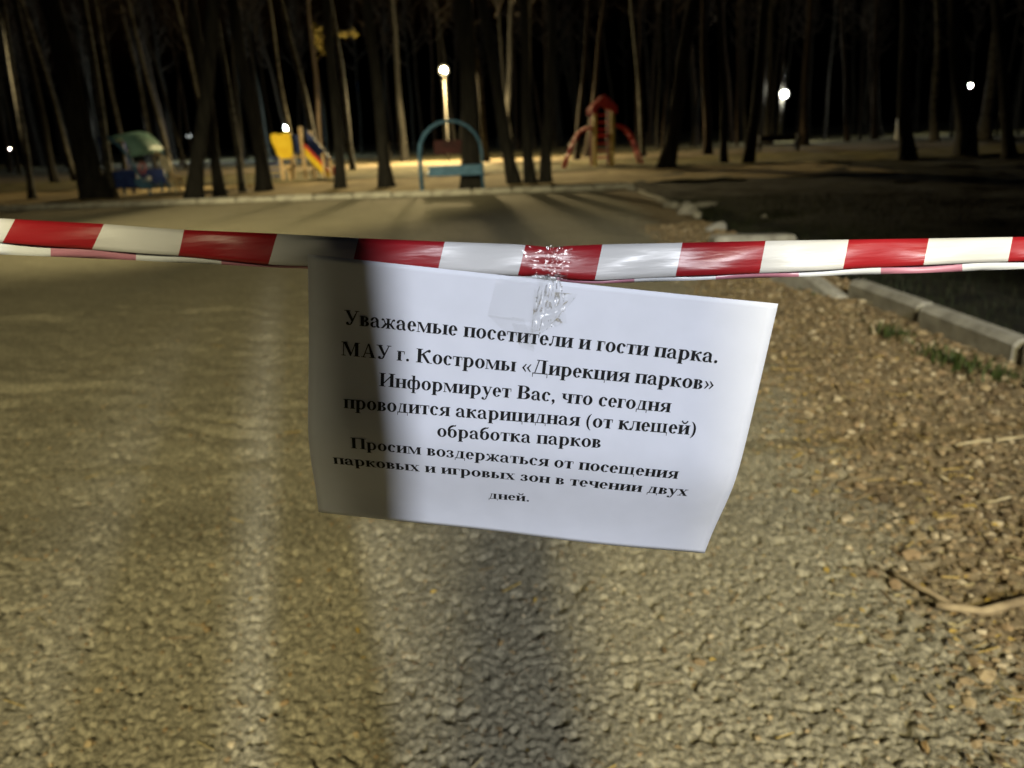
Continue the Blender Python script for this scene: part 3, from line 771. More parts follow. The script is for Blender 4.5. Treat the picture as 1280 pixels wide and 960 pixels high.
def flakes(name, n, fx, mat, seed, label, cat):
    r_ = random.Random(seed); mb = MB()
    for i in range(n):
        x, y, L = fx(r_); a = r_.uniform(0, 6.28); z = road_z(x, y) + (.006 if x < edge_x(y) else .016)
        d = Vector((math.cos(a), math.sin(a), r_.uniform(-.25, .35))); e = Vector((-d.y, d.x, r_.uniform(-.4, .4))) * r_.uniform(.3, .55)
        p = Vector((x, y, z)); up = Vector((0, 0, L * r_.uniform(.05, .3)))
        mb.add([p, p + d * L * .35 + e * L * .5 + up, p + d * L * .8 + e * L * .3 + up * .6, p + d * L, p + d * L * .8 - e * L * .35 + up, p + d * L * .35 - e * L * .5],
               [(0, 1, 2, 3), (0, 3, 4, 5)])
    o = mb.build(name, mat); o['kind'] = 'stuff'; tag(o, label, cat)
def f_leaf(r_):
    if r_.random() < .72:
        y = 1.2 + 6.5 * r_.random() ** 1.3; return min(KX - .1, edge_x(y) - .2 + abs(r_.gauss(0, .75))), y, r_.uniform(.010, .034)
    return r_.gauss(.2, .9), 1.1 + 4.5 * r_.random() ** 1.2, r_.uniform(.008, .024)
flakes('leaf_litter', 2300, f_leaf, M['litter'], 4, 'yellow and brown leaf scraps strewn over gravel and asphalt', 'leaf litter')

def needles(name, n, seed, label):
    r_ = random.Random(seed); mb = MB()
    for i in range(n):
        y = 1.15 + 7 * r_.random() ** 1.4
        x = min(kface(y) - .04, edge_x(y) - .1 + abs(r_.gauss(0, .7))) if r_.random() < .75 else r_.uniform(-2.2, 1.2)
        a = r_.gauss(0, .5) if r_.random() < .6 else r_.uniform(0, 3.1); L = r_.uniform(.025, .085); w_ = r_.uniform(.0008, .002)
        d = Vector((math.cos(a), math.sin(a), r_.uniform(-.08, .12))); e = Vector((-d.y, d.x, 0)) * w_; up = Vector((0, 0, w_ * 1.6))
        p = Vector((x, y, road_z(x, y) + (.007 if x < edge_x(y) else .016)))
        mb.add([p - e, p + e, p + up, p + d * L - e, p + d * L + e, p + d * L + up], [(0, 3, 5, 2), (1, 2, 5, 4), (0, 1, 4, 3), (0, 2, 1), (3, 4, 5)])
    o = mb.build(name, M['litter']); o['kind'] = 'stuff'; tag(o, label, 'plant debris')
needles('dry_stalks', 900, 9, 'thin dry stalks and needles lying among the gravel')

# verge grass and sprouts along the kerb
def blades(name, n, fx, mat, seed, label, cat):
    r_ = random.Random(seed); mb = MB()
    for i in range(n):
        x, y, z, L, wd = fx(r_); a = r_.uniform(0, 6.28); ln = r_.uniform(.1, .7)
        d = Vector((math.cos(a), math.sin(a), 0)); e = Vector((-d.y, d.x, 0)) * wd; p = Vector((x, y, z))
        mb.add([p - e, p + e, p + d * L * ln * .35 + Vector((0, 0, L * .6)) + e * .7, p + d * L * ln * .35 + Vector((0, 0, L * .6)) - e * .7, p + d * L * ln + Vector((0, 0, L * .9))],
               [(0, 1, 2, 3), (3, 2, 4)])
    o = mb.build(name, mat); o['kind'] = 'stuff'; tag(o, label, cat)
def f_verge(r_):
    x = KX + .2 + 5 * r_.random() ** 1.6; return x, r_.uniform(1.5, 16), -.02, r_.uniform(.04, .13), r_.uniform(.0015, .004)
blades('verge_grass', 16000, f_verge, M['grass'], 6, 'dark short grass growing on the verge behind the kerb', 'grass')
cl = [ground(1023, 366), ground(1118, 420), ground(1200, 462), ground(1232, 468), ground(1180, 452), ground(1262, 478)]
def f_tuft(r_):
    c = r_.choice(cl); x = c.x + r_.gauss(0, .05); y = c.y + r_.gauss(0, .11)
    x = min(x, kface(y) - .015); return x, y, .0, r_.uniform(.03, .11), r_.uniform(.003, .008)
blades('kerb_weeds', 420, f_tuft, M['tuft'], 8, 'green weed sprouts growing along the foot of the kerb', 'weeds')

# sticks
def stick(label, pts, r0, r1, mat, name='stick', zoff=.01, group=None):
    path = []
    for k, (a, b_) in enumerate(pts):
        g = ground(a, b_, .01); path.append(Vector((g.x, g.y, road_z(g.x, g.y) + .012 + zoff + (.012 if 0 < k < len(pts) - 1 else 0))))
    fin = []
    for i in range(len(path) - 1):
        for k in range(3): fin.append(path[i].lerp(path[i + 1], k / 3) + Vector((0, 0, random.uniform(-.003, .003))))
    fin.append(path[-1]); n = len(fin); c = fin[0].copy(); c.z -= zoff
    t = MB().tube([p - c for p in fin], [r0 + (r1 - r0) * i / (n - 1) + random.uniform(-.0012, .0012) for i in range(n)], 8).build(name, M[mat], None, True)
    t.location = c; return tag(t, label, 'stick', group)
stick('long thin brown stick lying at the edge of the gravel', [(1112, 716), (1150, 742), (1190, 764), (1212, 771)], .007, .012, 'stick')
stick('thick curved branch lying past the long brown stick', [(1168, 768), (1225, 776), (1275, 768), (1325, 752)], .010, .016, 'stick', zoff=.018)
stick('short pale straw stem lying highest on the gravel', [(1194, 556), (1238, 556)], .006, .006, 'straw')
stick('pale straw stem continuing the line of the short one', [(1244, 555), (1285, 549)], .006, .005, 'straw')
stick('pale stem lying slanted below the straw pair', [(1172, 594), (1202, 604)], .005, .006, 'straw')
stick('thin stem lying flat toward the thick curved branch', [(1234, 631), (1262, 627)], .005, .005, 'straw')

# ================================================================== BARRIER TAPE
TD = .497                                   # depth of the tape in front of the camera
topl = [(-60, 269), (0, 273), (130, 280), (225, 287), (345, 292), (445, 297.5), (552, 302), (640, 305), (672, 307.5), (690, 310), (706, 307.5), (752, 305.5), (850, 303.5), (960, 301), (1060, 299.5), (1160, 298), (1280, 296), (1340, 295)]
midl = [(-60, 298), (0, 303), (115, 312), (225, 320), (340, 331), (445, 335), (552, 339), (640, 344), (672, 346), (690, 348), (706, 349), (752, 350), (850, 345), (960, 341), (1060, 336), (1160, 331), (1280, 326), (1340, 324)]
botl = [(-60, 313), (0, 318), (160, 325), (260, 330), (345, 334.5), (445, 338), (552, 342), (640, 350), (690, 353), (752, 354.5), (850, 351), (960, 347), (1060, 344), (1160, 341), (1280, 336), (1340, 334)]
def interp(tab, x):
    return float(np.interp(x, [a for a, _ in tab], [b for _, b in tab]))
def tape_material(name, edges, pink):
    """printed stripes: u runs in units of one stripe"""
    m = principled(name, (.8, .8, .8), .36, .5)
    nt = m.node_tree; n = nt.nodes; l = nt.links; b = n['Principled BSDF']
    at = n.new('ShaderNodeUVMap'); sp = n.new('ShaderNodeSeparateXYZ'); l.new(at.outputs['UV'], sp.inputs[0])
    def mth(op, a, c=None):
        x = n.new('ShaderNodeMath'); x.operation = op
        for i, v in enumerate([a] if c is None else [a, c]):
            if isinstance(v, (int, float)): x.inputs[i].default_value = v
            else: l.new(v, x.inputs[i])
        return x.outputs[0]
    u = sp.outputs['X']
    fr = mth('FRACT', mth('MULTIPLY', u, .5))
    on = mth('LESS_THAN', fr, .5)
    mx = n.new('ShaderNodeMix'); mx.data_type = 'RGBA'; l.new(on, mx.inputs['Factor'])
    mx.inputs[6].default_value = (.52, .52, .52, 1) if not pink else (.52, .54, .57, 1)
    mx.inputs[7].default_value = (.25, .009, .014, 1) if not pink else (.36, .15, .21, 1)
    l.new(mx.outputs[2], b.inputs['Base Color'])
    no = n.new('ShaderNodeTexNoise'); no.inputs['Scale'].default_value = 55; no.inputs['Detail'].default_value = 3
    tc = n.new('ShaderNodeTexCoord'); mp = n.new('ShaderNodeMapping'); mp.inputs['Scale'].default_value = (.35, 1, 2.2)
    l.new(tc.outputs['Object'], mp.inputs[0]); l.new(mp.outputs[0], no.inputs['Vector'])
    bp = n.new('ShaderNodeBump'); bp.inputs['Strength'].default_value = .35; bp.inputs['Distance'].default_value = .003
    l.new(no.outputs['Fac'], bp.inputs['Height']); l.new(bp.outputs['Normal'], b.inputs['Normal'])
    b.inputs['Transmission Weight'].default_value = 0.0
    return m
# stripe boundaries along the tape (picture x at the top edge): even index = start of a red stripe
SB = [-95, 19, 130, 230, 347, 448, 556, 657, 753, 853, 957, 1061, 1161, 1266, 1372]
SV = [-1, 0, 1, 2, 3, 4, 5, 6, 7, 8, 9, 10, 11, 12, 13]
def ucoord(x): return float(np.interp(x, SB, SV))
tape = thing('barrier_tape', 'red and white striped barrier tape stretched across the road', 'barrier tape', unproj(640, 330, TD))
To = tape.location.copy()
def tape_ribbon(name, ta, tb_, rows, d0, bulge, mat, ush, slant):
    xs_ = list(np.linspace(-60, 1340, 190))
    pts = []; uvs = []
    for x in xs_:
        a = interp(ta, x); b_ = interp(tb_, x)
        pinch = math.exp(-((x - 690) / 22) ** 2)
        for k in range(rows):
            v = k / (rows - 1); yv = a + (b_ - a) * v
            dd = TD + d0 - bulge * math.sin(math.pi * v) + .0012 * math.sin(x * .045 + v * 2) + pinch * .002 * math.sin(v * 14)
            pts.append(unproj(x, yv, dd) - To)
            sl = slant(x)
            uvs.append((ucoord(x + sl * v) + ush, v))
    n = len(xs_)
    # straight on to the end posts
    for side in (0, 1):
        pass
    fs = [(i * rows + k, i * rows + k + 1, (i + 1) * rows + k + 1, (i + 1) * rows + k) for i in range(n - 1) for k in range(rows - 1)]
    mb = MB(); mb.add(pts, fs); me = bpy.data.meshes.new(name); me.from_pydata(mb.v, [], mb.f); me.update()
    uv = me.uv_layers.new(name='UVMap')
    for lp in me.loops: uv.data[lp.index].uv = uvs[lp.vertex_index]
    o = link(name, me, mat, tape, True)
    md = o.modifiers.new('thickness', 'SOLIDIFY'); md.thickness = .0003
    return o
tmA = tape_material('tape_print', None, False); tmB = tape_material('tape_print_reverse', None, True)
sl_ = lambda x: float(np.interp(x, [0, 130, 240, 350, 450, 700, 900, 1280], [16, 15, 6, 12, 8, 10, 8, 6]))
# stripe 0 (u 0..1) is red
tape_ribbon('front_fold', topl, midl, 7, 0, .0016, tmA, 0, sl_)
ulow = lambda x: 0
lowa = [(x, interp(midl, x) - 4) for x, _ in topl]
tape_ribbon('back_fold', lowa, botl, 4, .0032, .001, tmB, -.40, lambda x: 0)
# runs beyond, tied to the end posts
def tape_run(x_edge, end, name):
    a0 = unproj(x_edge, interp(topl, x_edge), TD); b0 = unproj(x_edge, interp(botl, x_edge), TD + .002); rows = 2
    n = 40; pts = []; uvs = []
    for i in range(n + 1):
        k = i / n; c0 = a0.lerp(end + Vector((0, 0, .014)), k); c1 = b0.lerp(end - Vector((0, 0, .014)), k)
        sag = -.02 * math.sin(math.pi * k); tw = .004 * math.sin(k * 9)
        pts += [c0 + Vector((0, tw, sag)) - To, c1 + Vector((0, -tw, sag)) - To]
        uu = ucoord(x_edge) + (1 if end.x > 0 else -1) * k * (end - a0).length / .054
        uvs += [(uu, 0), (uu, 1)]
    me = bpy.data.meshes.new(name); me.from_pydata(pts, [], [(2 * i, 2 * i + 1, 2 * i + 3, 2 * i + 2) for i in range(n)]); me.update()
    uv = me.uv_layers.new(name='UVMap')
    for lp in me.loops: uv.data[lp.index].uv = uvs[lp.vertex_index]
    o = link(name, me, tmA, tape, True); md = o.modifiers.new('thickness', 'SOLIDIFY'); md.thickness = .0003
EL = Vector((-3.6, .62, 1.30)); ER = Vector((KX + .45, .62, 1.36))
tape_run(-60, EL + Vector((.05, 0, 0)), 'tape_run'); tape_run(1340, ER - Vector((.05, 0, 0)), 'tape_run')
for e, lab in ((EL, 'steel post holding the far left end of the barrier tape'), (ER, 'steel post on the verge holding the barrier tape')):
    t = thing('barrier_post', lab.replace('far left end of the barrier tape', 'barrier tape on the open asphalt'), 'post', (e.x, e.y, 0))
    MB().tube([(0, 0, -.2), (0, 0, 1.5)], .045, 12).build('post', M['steel'], t, True)
    MB().lathe([(.052, 1.5), (.052, 1.52), (.02, 1.55)], 12).build('cap', M['dark'], t, True)

# ================================================================== PAPER NOTICE
PW, PH = .297, .210
c_u = Vector((math.cos(R(-6.1)), math.sin(R(-6.1)))); c_v = Vector((c_u.y, -c_u.x))
P00 = Vector((-.1288, .0818, .4845))
NV = 60
_prof = [(0.0, 0.0)]
def tilt(v):
    k = 1 / (1 + math.exp(-(v - .60) / .045)); return R(20.5) + R(24) * k - R(10) * max(0, (v - .78) / .22) ** 1.5
for i in range(NV):
    a = tilt((i + .5) / NV); ds = PH / NV
    _prof.append((_prof[-1][0] + math.cos(a) * ds, _prof[-1][1] + math.sin(a) * ds))
_pd = np.array(_prof)
def paper_cam(u, v):
    """u, v in 0..1 -> camera-space x, y, depth"""
    dn = float(np.interp(v, np.linspace(0, 1, NV + 1), _pd[:, 0])); dz = float(np.interp(v, np.linspace(0, 1, NV + 1), _pd[:, 1]))
    if v < 0: dn = v * PH; dz = 0
    q = Vector((P00.x, P00.y)) + c_u * (u * PW) + c_v * dn
    z = P00.z + dz + .0035 * math.sin(u * 5.2 + 1.1) * (v - .1) + .0022 * math.sin(u * 11 + v * 3) * v + .003 * math.exp(-(u / .12) ** 2) * math.sin(v * 6) - .004 * math.exp(-((u - 1) / .15) ** 2) * (1 - v)
    return Vector((q.x, q.y, z))
def paper_world(u, v, off=0.0):
    c = paper_cam(u, v); c.z -= off
    return CAM + _r * c.x + _u * c.y + _f * c.z
def paper_uv(px, py):
    u, v = .5, .5
    for _ in range(25):
        def F(u, v):
            c = paper_cam(u, v); return 640 + FPX * c.x / c.z - px, 480 - FPX * c.y / c.z - py
        f0 = F(u, v); e = 1e-4; fu = F(u + e, v); fv = F(u, v + e)
        a, b_, c, d = (fu[0] - f0[0]) / e, (fv[0] - f0[0]) / e, (fu[1] - f0[1]) / e, (fv[1] - f0[1]) / e
        det = a * d - b_ * c; du = (-f0[0] * d + f0[1] * b_) / det; dv = (-a * f0[1] + c * f0[0]) / det
        u += max(-.3, min(.3, du)); v += max(-.3, min(.3, dv))
    return u, v
Pc = paper_world(.5, 0)
notice = thing('paper_notice', 'white paper notice with black Cyrillic text hung on the barrier tape', 'notice', Pc)
nu = 48
pts = [paper_world(i / nu, j / NV) - Pc for j in range(NV + 1) for i in range(nu + 1)]
fs = [(j * (nu + 1) + i, j * (nu + 1) + i + 1, (j + 1) * (nu + 1) + i + 1, (j + 1) * (nu + 1) + i) for j in range(NV) for i in range(nu)]
me = bpy.data.meshes.new('sheet'); me.from_pydata(pts, [], fs); me.update()
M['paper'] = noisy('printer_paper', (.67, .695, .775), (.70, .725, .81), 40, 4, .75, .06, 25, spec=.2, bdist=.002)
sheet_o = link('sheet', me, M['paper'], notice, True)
md = sheet_o.modifiers.new('thickness', 'SOLIDIFY'); md.thickness = .0002; md.offset = -1

# ------------------------------------------------------------------ lettering: bold serif Cyrillic drawn from strokes
XH, CH, SW, CW, HL = .47, .675, .15, .165, .04
class G:
    def __init__(s): s.p = []
    def poly(s, *pts): s.p.append(list(pts)); return s
    def r(s, x0, y0, x1, y1): return s.poly((x0, y0), (x1, y0), (x1, y1), (x0, y1))
    def stem(s, x, y0, y1, w=SW, t=3, b=3, e=.05):
        s.r(x, y0, x + w, y1)                       # t, b: 1 left serif, 2 right serif, 3 both
        if t: s.r(x - (e if t & 1 else 0), y1 - .034, x + w + (e if t & 2 else 0), y1)
        if b: s.r(x - (e if b & 1 else 0), y0, x + w + (e if b & 2 else 0), y0 + .034)
        return s
    def line(s, x0, y0, x1, y1, w):                 # w: horizontal thickness
        return s.poly((x0 - w / 2, y0), (x0 + w / 2, y0), (x1 + w / 2, y1), (x1 - w / 2, y1))
    def arc(s, cx, cy, rx, ry, tx, ty, a0=0, a1=360, n=None):
        tx *= 1.13; ty *= 1.25
        n = n or max(6, int(abs(a1 - a0) / 18)); pr = None
        for i in range(n + 1):
            a = R(a0 + (a1 - a0) * i / n); c, q = math.cos(a), math.sin(a)
            o_ = (cx + rx * c, cy + ry * q); i_ = (cx + (rx - tx) * c, cy + (ry - ty) * q)
            if pr: s.poly(pr[0], o_, i_, pr[1])
            pr = (o_, i_)
        return s
    def dot(s, cx, cy, r_):
        return s.poly(*[(cx + r_ * math.cos(2 * math.pi * k / 10), cy + r_ * math.sin(2 * math.pi * k / 10)) for k in range(10)])
GL = {}
def gl(ch, adv): g = G(); GL[ch] = (g, adv); return g
yc = XH / 2
gl(' ', .25)
gl('.', .25).dot(.125, .062, .072)
gl(',', .25).dot(.125, .062, .072).poly((.19, .06), (.13, .0), (.07, -.15), (.09, -.155), (.2, -.02))
gl('(', .333).arc(.36, .25, .31, .45, .09, .0, 112, 248)
gl(')', .333).arc(-.03, .25, .31, .45, .09, .0, -68, 68)
for ch, dx in (('«', 0), ('»', 1)):
    g = gl(ch, .5)
    for x in (.03, .24):
        q_ = [(x, .235), (x + .15, .42), (x + .21, .42), (x + .09, .235), (x + .21, .05), (x + .15, .05)]
        g.poly(*[q_[0], q_[1], q_[2], q_[3]]).poly(*[q_[0], q_[3], q_[4], q_[5]]) if not dx else g.poly(*[(.5 - a, b_) for a, b_ in (q_[0], q_[1], q_[2], q_[3])]).poly(*[(.5 - a, b_) for a, b_ in (q_[0], q_[3], q_[4], q_[5])])
gl('а', .5).arc(.22, .315, .19, .16, .115, .038, 0, 165).dot(.09, .34, .055).r(.295, .09, .41, .33).poly((.295, .12), (.41, .1), (.44, .045), (.485, .05), (.44, -.01), (.37, -.012), (.30, .05)).arc(.19, .125, .165, .138, .115, .04, 75, 320).poly((.22, .265), (.3, .3), (.3, .265), (.22, .225))
gl('б', .5).arc(.25, .225, .225, .24, .125, .036).arc(.32, .40, .295, .28, .10, .08, 100, 195).poly((.27, .60), (.40, .61), (.43, .70), (.40, .70), (.37, .665), (.27, .68))
gl('в', .47).stem(.06, 0, XH, SW, 1, 1).r(.19, XH - .036, .26, XH).r(.19, 0, .28, .036).r(.19, .222, .28, .256).arc(.24, .355, .17, .11, .115, .036, -90, 90).arc(.25, .128, .195, .128, .125, .036, -90, 90)
gl('г', .39).stem(.06, 0, XH, SW, 1, 3).r(.19, XH - .04, .375, XH).poly((.34, XH), (.375, XH), (.375, XH - .15), (.35, XH - .15))
gl('д', .53).r(.02, 0, .515, .042).r(.02, -.135, .05, .042).r(.485, -.135, .515, .042).r(.30, 0, .43, XH).line(.105, .03, .20, XH, .045).r(.13, XH - .036, .48, XH)
gl('е', .444).arc(.225, yc, .2, .245, .125, .036, 0, 322).r(.10, yc - .005, .424, yc + .03).poly((.405, yc - .005), (.424, yc + .03), (.30, yc + .03), (.30, yc - .005))
gl('ж', .69).stem(.285, 0, XH, .12).poly((.30, .25), (.30, .2), (.13, .0), (.0, .0), (.0, .03), (.05, .035), (.21, .26)).poly((.39, .25), (.39, .2), (.56, .0), (.69, .0), (.69, .03), (.64, .035), (.48, .26)).line(.22, .22, .13, .43, .055).line(.47, .22, .56, .43, .055).dot(.09, .41, .056).dot(.60, .41, .056)
gl('з', .42).arc(.18, .35, .175, .122, .115, .036, -80, 150).arc(.18, .125, .205, .135, .125, .036, -150, 85).r(.13, .225, .24, .258).dot(.075, .37, .05).dot(.07, .10, .052)
gl('и', .556).stem(.06, 0, XH).stem(.365, 0, XH).poly((.19, .075), (.19, .15), (.37, .39), (.37, .315))
gl('й', .556).stem(.06, 0, XH).stem(.365, 0, XH).poly((.19, .075), (.19, .15), (.37, .39), (.37, .315)).arc(.28, .655, .13, .13, .045, .055, 180, 360).dot(.165, .655, .04).dot(.395, .655, .04)
gl('к', .53).stem(.06, 0, XH).poly((.18, .21), (.18, .27), (.37, .44), (.42, .40)).dot(.43, .405, .058).poly((.20, .27), (.31, .30), (.48, .034), (.54, .034), (.54, 0), (.38, 0))
gl('л', .53).stem(.335, 0, XH, SW, 2, 3).r(.13, XH - .036, .40, XH).poly((.16, XH), (.205, XH), (.175, .13), (.12, .0), (.06, -.01), (.11, .10), (.135, .2)).dot(.068, .055, .06)
gl('м', .70).r(.06, 0, .095, XH).r(.01, 0, .16, .034).r(.01, XH - .034, .1, XH).poly((.06, XH), (.19, XH), (.36, .12), (.31, 0)).poly((.31, 0), (.345, 0), (.535, XH), (.49, XH)).stem(.49, 0, XH, SW, 2, 3)
gl('н', .556).stem(.06, 0, XH).stem(.365, 0, XH).r(.18, .215, .38, .255)
gl('о', .5).arc(.25, yc, .225, .245, .125, .036)
gl('п', .556).stem(.06, 0, XH, SW, 1, 3).stem(.365, 0, XH, SW, 2, 3).r(.18, XH - .04, .38, XH)
gl('р', .556).stem(.07, -.205, XH, SW, 1, 3).arc(.285, yc, .235, .245, .125, .04, -125, 125)
gl('с', .444).arc(.235, yc, .21, .245, .13, .036, 48, 318).dot(.35, .365, .062)
gl('т', .46).stem(.165, 0, XH, SW, 0, 3).r(.015, XH - .04, .445, XH).poly((.015, XH), (.05, XH), (.04, XH - .16), (.015, XH - .16)).poly((.445, XH), (.41, XH), (.42, XH - .16), (.445, XH - .16))
gl('у', .5).poly((.05, XH), (.19, XH), (.32, .12), (.26, -.02)).poly((.41, XH), (.45, XH), (.27, -.08), (.22, -.16), (.19, -.12)).r(.0, XH - .034, .23, XH).r(.35, XH - .034, .49, XH).arc(.13, -.11, .13, .1, .05, .04, 200, 350).dot(.075, -.13, .06)
gl('ф', .68).stem(.275, -.205, .68, .12, 1, 3).arc(.205, yc, .18, .245, .12, .04, 60, 300).arc(.47, yc, .18, .245, .12, .04, -120, 120).poly((.27, .44), (.3, .42), (.3, .35), (.25, .38)).poly((.4, .44), (.38, .42), (.38, .35), (.43, .38))
gl('х', .5).line(.39, .02, .11, XH - .02, .15).line(.09, .02, .39, XH - .02, .045).r(.0, 0, .19, .034).r(.27, 0, .5, .034).r(.0, XH - .034, .23, XH).r(.31, XH - .034, .48, XH)
gl('ц', .57).stem(.06, 0, XH, SW, 3, 1).stem(.355, 0, XH, SW, 3, 0).r(.10, 0, .545, .042).r(.515, -.135, .545, .042)
gl('щ', .83).stem(.06, 0, XH, .125, 3, 1).stem(.335, 0, XH, .125, 3, 0).stem(.61, 0, XH, .125, 3, 0).r(.10, 0, .795, .042).r(.765, -.135, .795, .042)
gl('ч', .53).stem(.34, 0, XH).stem(.06, .27, XH, .13, 3, 0).arc(.26, .28, .2, .12, .12, .04, 180, 290)
gl('ь', .49).stem(.06, 0, XH, SW, 3, 1).r(.18, 0, .28, .036).r(.18, .24, .28, .275).arc(.27, .138, .195, .138, .125, .036, -90, 90)
gl('ы', .72).stem(.06, 0, XH, SW, 3, 1).r(.18, 0, .26, .036).r(.18, .24, .26, .275).arc(.25, .138, .185, .138, .12, .036, -90, 90).stem(.52, 0, XH)
gl('я', .53).stem(.34, 0, XH, SW, 2, 3).r(.24, XH - .036, .36, XH).r(.24, .2, .36, .236).arc(.25, .333, .195, .132, .12, .036, 90, 270).poly((.20, .22), (.33, .22), (.16, 0), (.0, 0), (.0, .03), (.05, .04))
gl('У', .70).poly((.06, CH), (.22, CH), (.42, .24), (.35, .13)).poly((.57, CH), (.615, CH), (.36, .06), (.29, -.01), (.26, .03)).r(.0, CH - .034, .29, CH).r(.48, CH - .034, .69, CH).arc(.2, .06, .12, .075, .06, .05, 180, 350).dot(.15, .07, .07)
gl('М', .944).r(.10, 0, .14, CH).r(.02, 0, .22, .034).r(.02, CH - .034, .14, CH).poly((.10, CH), (.26, CH), (.49, .16), (.43, 0)).poly((.43, 0), (.47, 0), (.71, CH), (.66, CH)).stem(.66, 0, CH, .16, 2, 3, .07)
gl('А', .722).line(.12, .02, .35, CH, .05).poly((.32, CH + .01), (.39, CH + .01), (.66, .0), (.48, .0)).r(.17, .19, .53, .23).r(.01, 0, .23, .034).r(.40, 0, .71, .034)
gl('К', .76).stem(.09, 0, CH, CW, 3, 3, .07).poly((.22, .31), (.22, .38), (.53, .63), (.58, .58)).dot(.61, .59, .075).poly((.27, .40), (.40, .44), (.66, .034), (.76, .034), (.76, 0), (.54, 0))
gl('Д', .74).r(.02, 0, .72, .042).r(.02, -.17, .05, .042).r(.69, -.17, .72, .042).r(.46, 0, .61, CH).line(.13, .03, .29, CH, .05).r(.18, CH - .036, .69, CH)
gl('И', .778).stem(.09, 0, CH, CW, 3, 3, .07).stem(.54, 0, CH, CW, 3, 3, .07).poly((.23, .12), (.23, .20), (.55, .55), (.55, .47))
gl('В', .667).stem(.09, 0, CH, CW, 1, 1, .07).r(.22, CH - .036, .38, CH).r(.22, 0, .38, .036).r(.22, .325, .40, .36).arc(.36, .51, .235, .16, .145, .036, -90, 90).arc(.37, .18, .27, .18, .16, .036, -90, 90)
gl('П', .778).stem(.09, 0, CH, CW, 1, 3, .07).stem(.54, 0, CH, CW, 2, 3, .07).r(.22, CH - .04, .56, CH)

LINES = [  # text, left baseline px, right baseline px, vertical factor
 ('Уважаемые посетители и гости парка.', (431, 405.5), (897, 454), 1.0),
 ('МАУ г. Костромы «Дирекция парков»', (427, 444), (891, 488), 1.0),
 ('Информирует Вас, что сегодня', (474, 482.5), (837, 515.5), 1.0),
 ('проводится акарицидная (от клещей)', (430, 510), (869.5, 544), 1.0),
 ('обработка парков', (546.5, 545.5), (750.5, 560), 1.0),
 ('Просим воздержаться от посещения', (439, 560), (846, 598.5), 1.0),
 ('парковых и игровых зон в течении двух', (417.5, 579.5), (858, 620), 1.0),
 ('дней.', (611, 623), (662, 627), 1.0)]
for text, a, b_, vf in LINES:
    ua, va = paper_uv(*a); ub, vb = paper_uv(*b_)
    A = Vector((ua * PW, va * PH)); B = Vector((ub * PW, vb * PH)); d = B - A; L = d.length; d /= L; nv = Vector((d.y, -d.x))
    tot = sum(GL[c][1] for c in text) - .04
    sc = L / tot; x = 0.0; mb = MB(); k = 0
    print('line', text[:8], 'pt size mm %.2f' % (sc * 1000))
    for ch in text:
        g, adv = GL[ch]
        for poly in g.p:
            k += 1; pts = []
            for (gx, gy) in poly:
                q_ = A + d * ((x + gx - .02) * sc) + nv * (gy * sc * vf)
                pts.append(paper_world(q_.x / PW, q_.y / PH, .0006 + .000002 * (k % 17)) - Pc)
            mb.add(pts, [tuple(range(len(pts)))])
        x += adv
    me = bpy.data.meshes.new('text_line'); me.from_pydata(mb.v, [], mb.f); me.update()
    link('text_line', me, M['ink'], notice)

# ------------------------------------------------------------------ crumpled clear sticky tape
def clear_film():
    m = bpy.data.materials.new('clear_film'); m.use_nodes = True; nt = m.node_tree; n = nt.nodes; l = nt.links; n.clear()
    out = n.new('ShaderNodeOutputMaterial'); tr = n.new('ShaderNodeBsdfTransparent'); tr.inputs['Color'].default_value = (.985, .985, .98, 1)
    gl_ = n.new('ShaderNodeBsdfGlossy'); gl_.inputs['Roughness'].default_value = .22; gl_.inputs['Color'].default_value = (1, 1, 1, 1)
    fr = n.new('ShaderNodeFresnel'); fr.inputs['IOR'].default_value = 1.5
    mu = n.new('ShaderNodeMath'); mu.operation = 'MULTIPLY_ADD'; mu.inputs[1].default_value = .6; mu.inputs[2].default_value = .01
    l.new(fr.outputs[0], mu.inputs[0])
    mx = n.new('ShaderNodeMixShader'); l.new(mu.outputs[0], mx.inputs[0]); l.new(tr.outputs[0], mx.inputs[1]); l.new(gl_.outputs[0], mx.inputs[2])
    l.new(mx.outputs[0], out.inputs['Surface']); return m
M['film'] = clear_film()
film = thing('sticky_tape', 'crumpled clear sticky tape fixing the notice to the barrier tape', 'sticky tape', unproj(688, 330, .48))
Fo = film.location.copy()
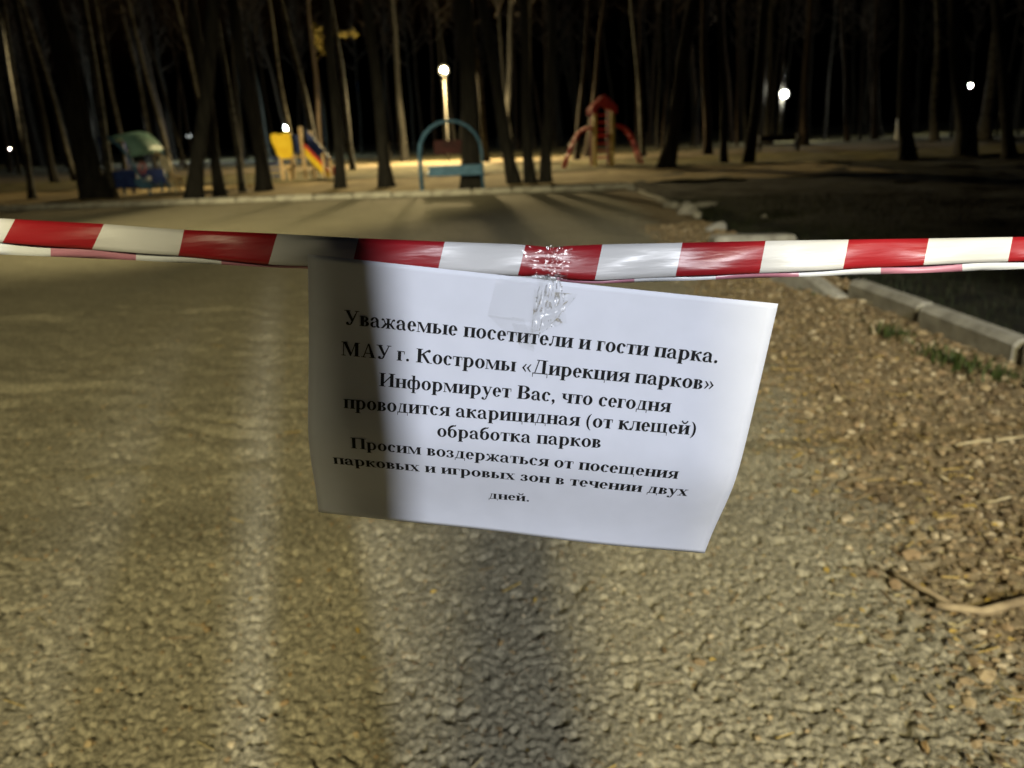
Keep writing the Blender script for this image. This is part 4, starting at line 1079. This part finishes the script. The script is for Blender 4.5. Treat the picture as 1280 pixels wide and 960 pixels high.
def film_patch(name, quad, nx, ny, amp, seed, lift=.004, scale=1.0):
    """quad of picture points laid just in front of tape and paper, crumpled"""
    r_ = np.random.RandomState(seed)
    vs = []
    ph = r_.uniform(0, 6.28, 12); fr_ = r_.uniform(3, 17, 12) * scale
    for j in range(ny + 1):
        for i in range(nx + 1):
            s_, t_ = i / nx, j / ny
            top = (quad[0][0] * (1 - s_) + quad[1][0] * s_, quad[0][1] * (1 - s_) + quad[1][1] * s_)
            bot = (quad[3][0] * (1 - s_) + quad[2][0] * s_, quad[3][1] * (1 - s_) + quad[2][1] * s_)
            x = top[0] * (1 - t_) + bot[0] * t_; yv = top[1] * (1 - t_) + bot[1] * t_
            pu, pv = paper_uv(x, max(yv, 345)); base = paper_cam(pu, pv).z if yv > 345 else .4895
            w_ = 0
            for k in range(6): w_ += abs(math.sin(fr_[k] * (s_ * math.cos(ph[k]) + t_ * math.sin(ph[k])) + ph[k + 6])) - .6
            edge = 1.0
            vs.append(unproj(x + r_.uniform(-.3, .3), yv + r_.uniform(-.3, .3), base - lift - amp * w_ / 3 - amp * .10 * r_.uniform(0, 1)) - Fo)
    fs = []
    for j in range(ny):
        for i in range(nx):
            k = j * (nx + 1) + i
            fs += [(k, k + 1, k + nx + 2), (k, k + nx + 2, k + nx + 1)] if (i + j) % 2 else [(k, k + 1, k + nx + 1), (k + 1, k + nx + 2, k + nx + 1)]
    me = bpy.data.meshes.new(name); me.from_pydata(vs, [], fs); me.update()
    return link(name, me, M['film'], film, True)
film_patch('wrap', [(650, 308), (716, 308), (708, 350), (672, 349)], 22, 16, .0022, 1)
film_patch('neck', [(683, 306), (704, 306), (700, 352), (680, 352)], 10, 22, .0034, 2, .0055)
film_patch('crumple', [(676, 346), (702, 348), (708, 404), (662, 416)], 18, 26, .0036, 3, .006)
film_patch('crumple', [(668, 362), (722, 368), (690, 408), (664, 424)], 18, 18, .0032, 4, .005)
film_patch('flat_flap', [(622, 343), (680, 349), (670, 404), (609, 396)], 8, 8, .0005, 5, .0012)
film_patch('flat_flap', [(610, 394), (655, 398), (668, 436), (640, 424)], 6, 6, .0008, 6, .0012)
film_patch('tip', [(640, 404), (668, 408), (668, 440), (650, 434)], 5, 6, .0016, 7, .002)
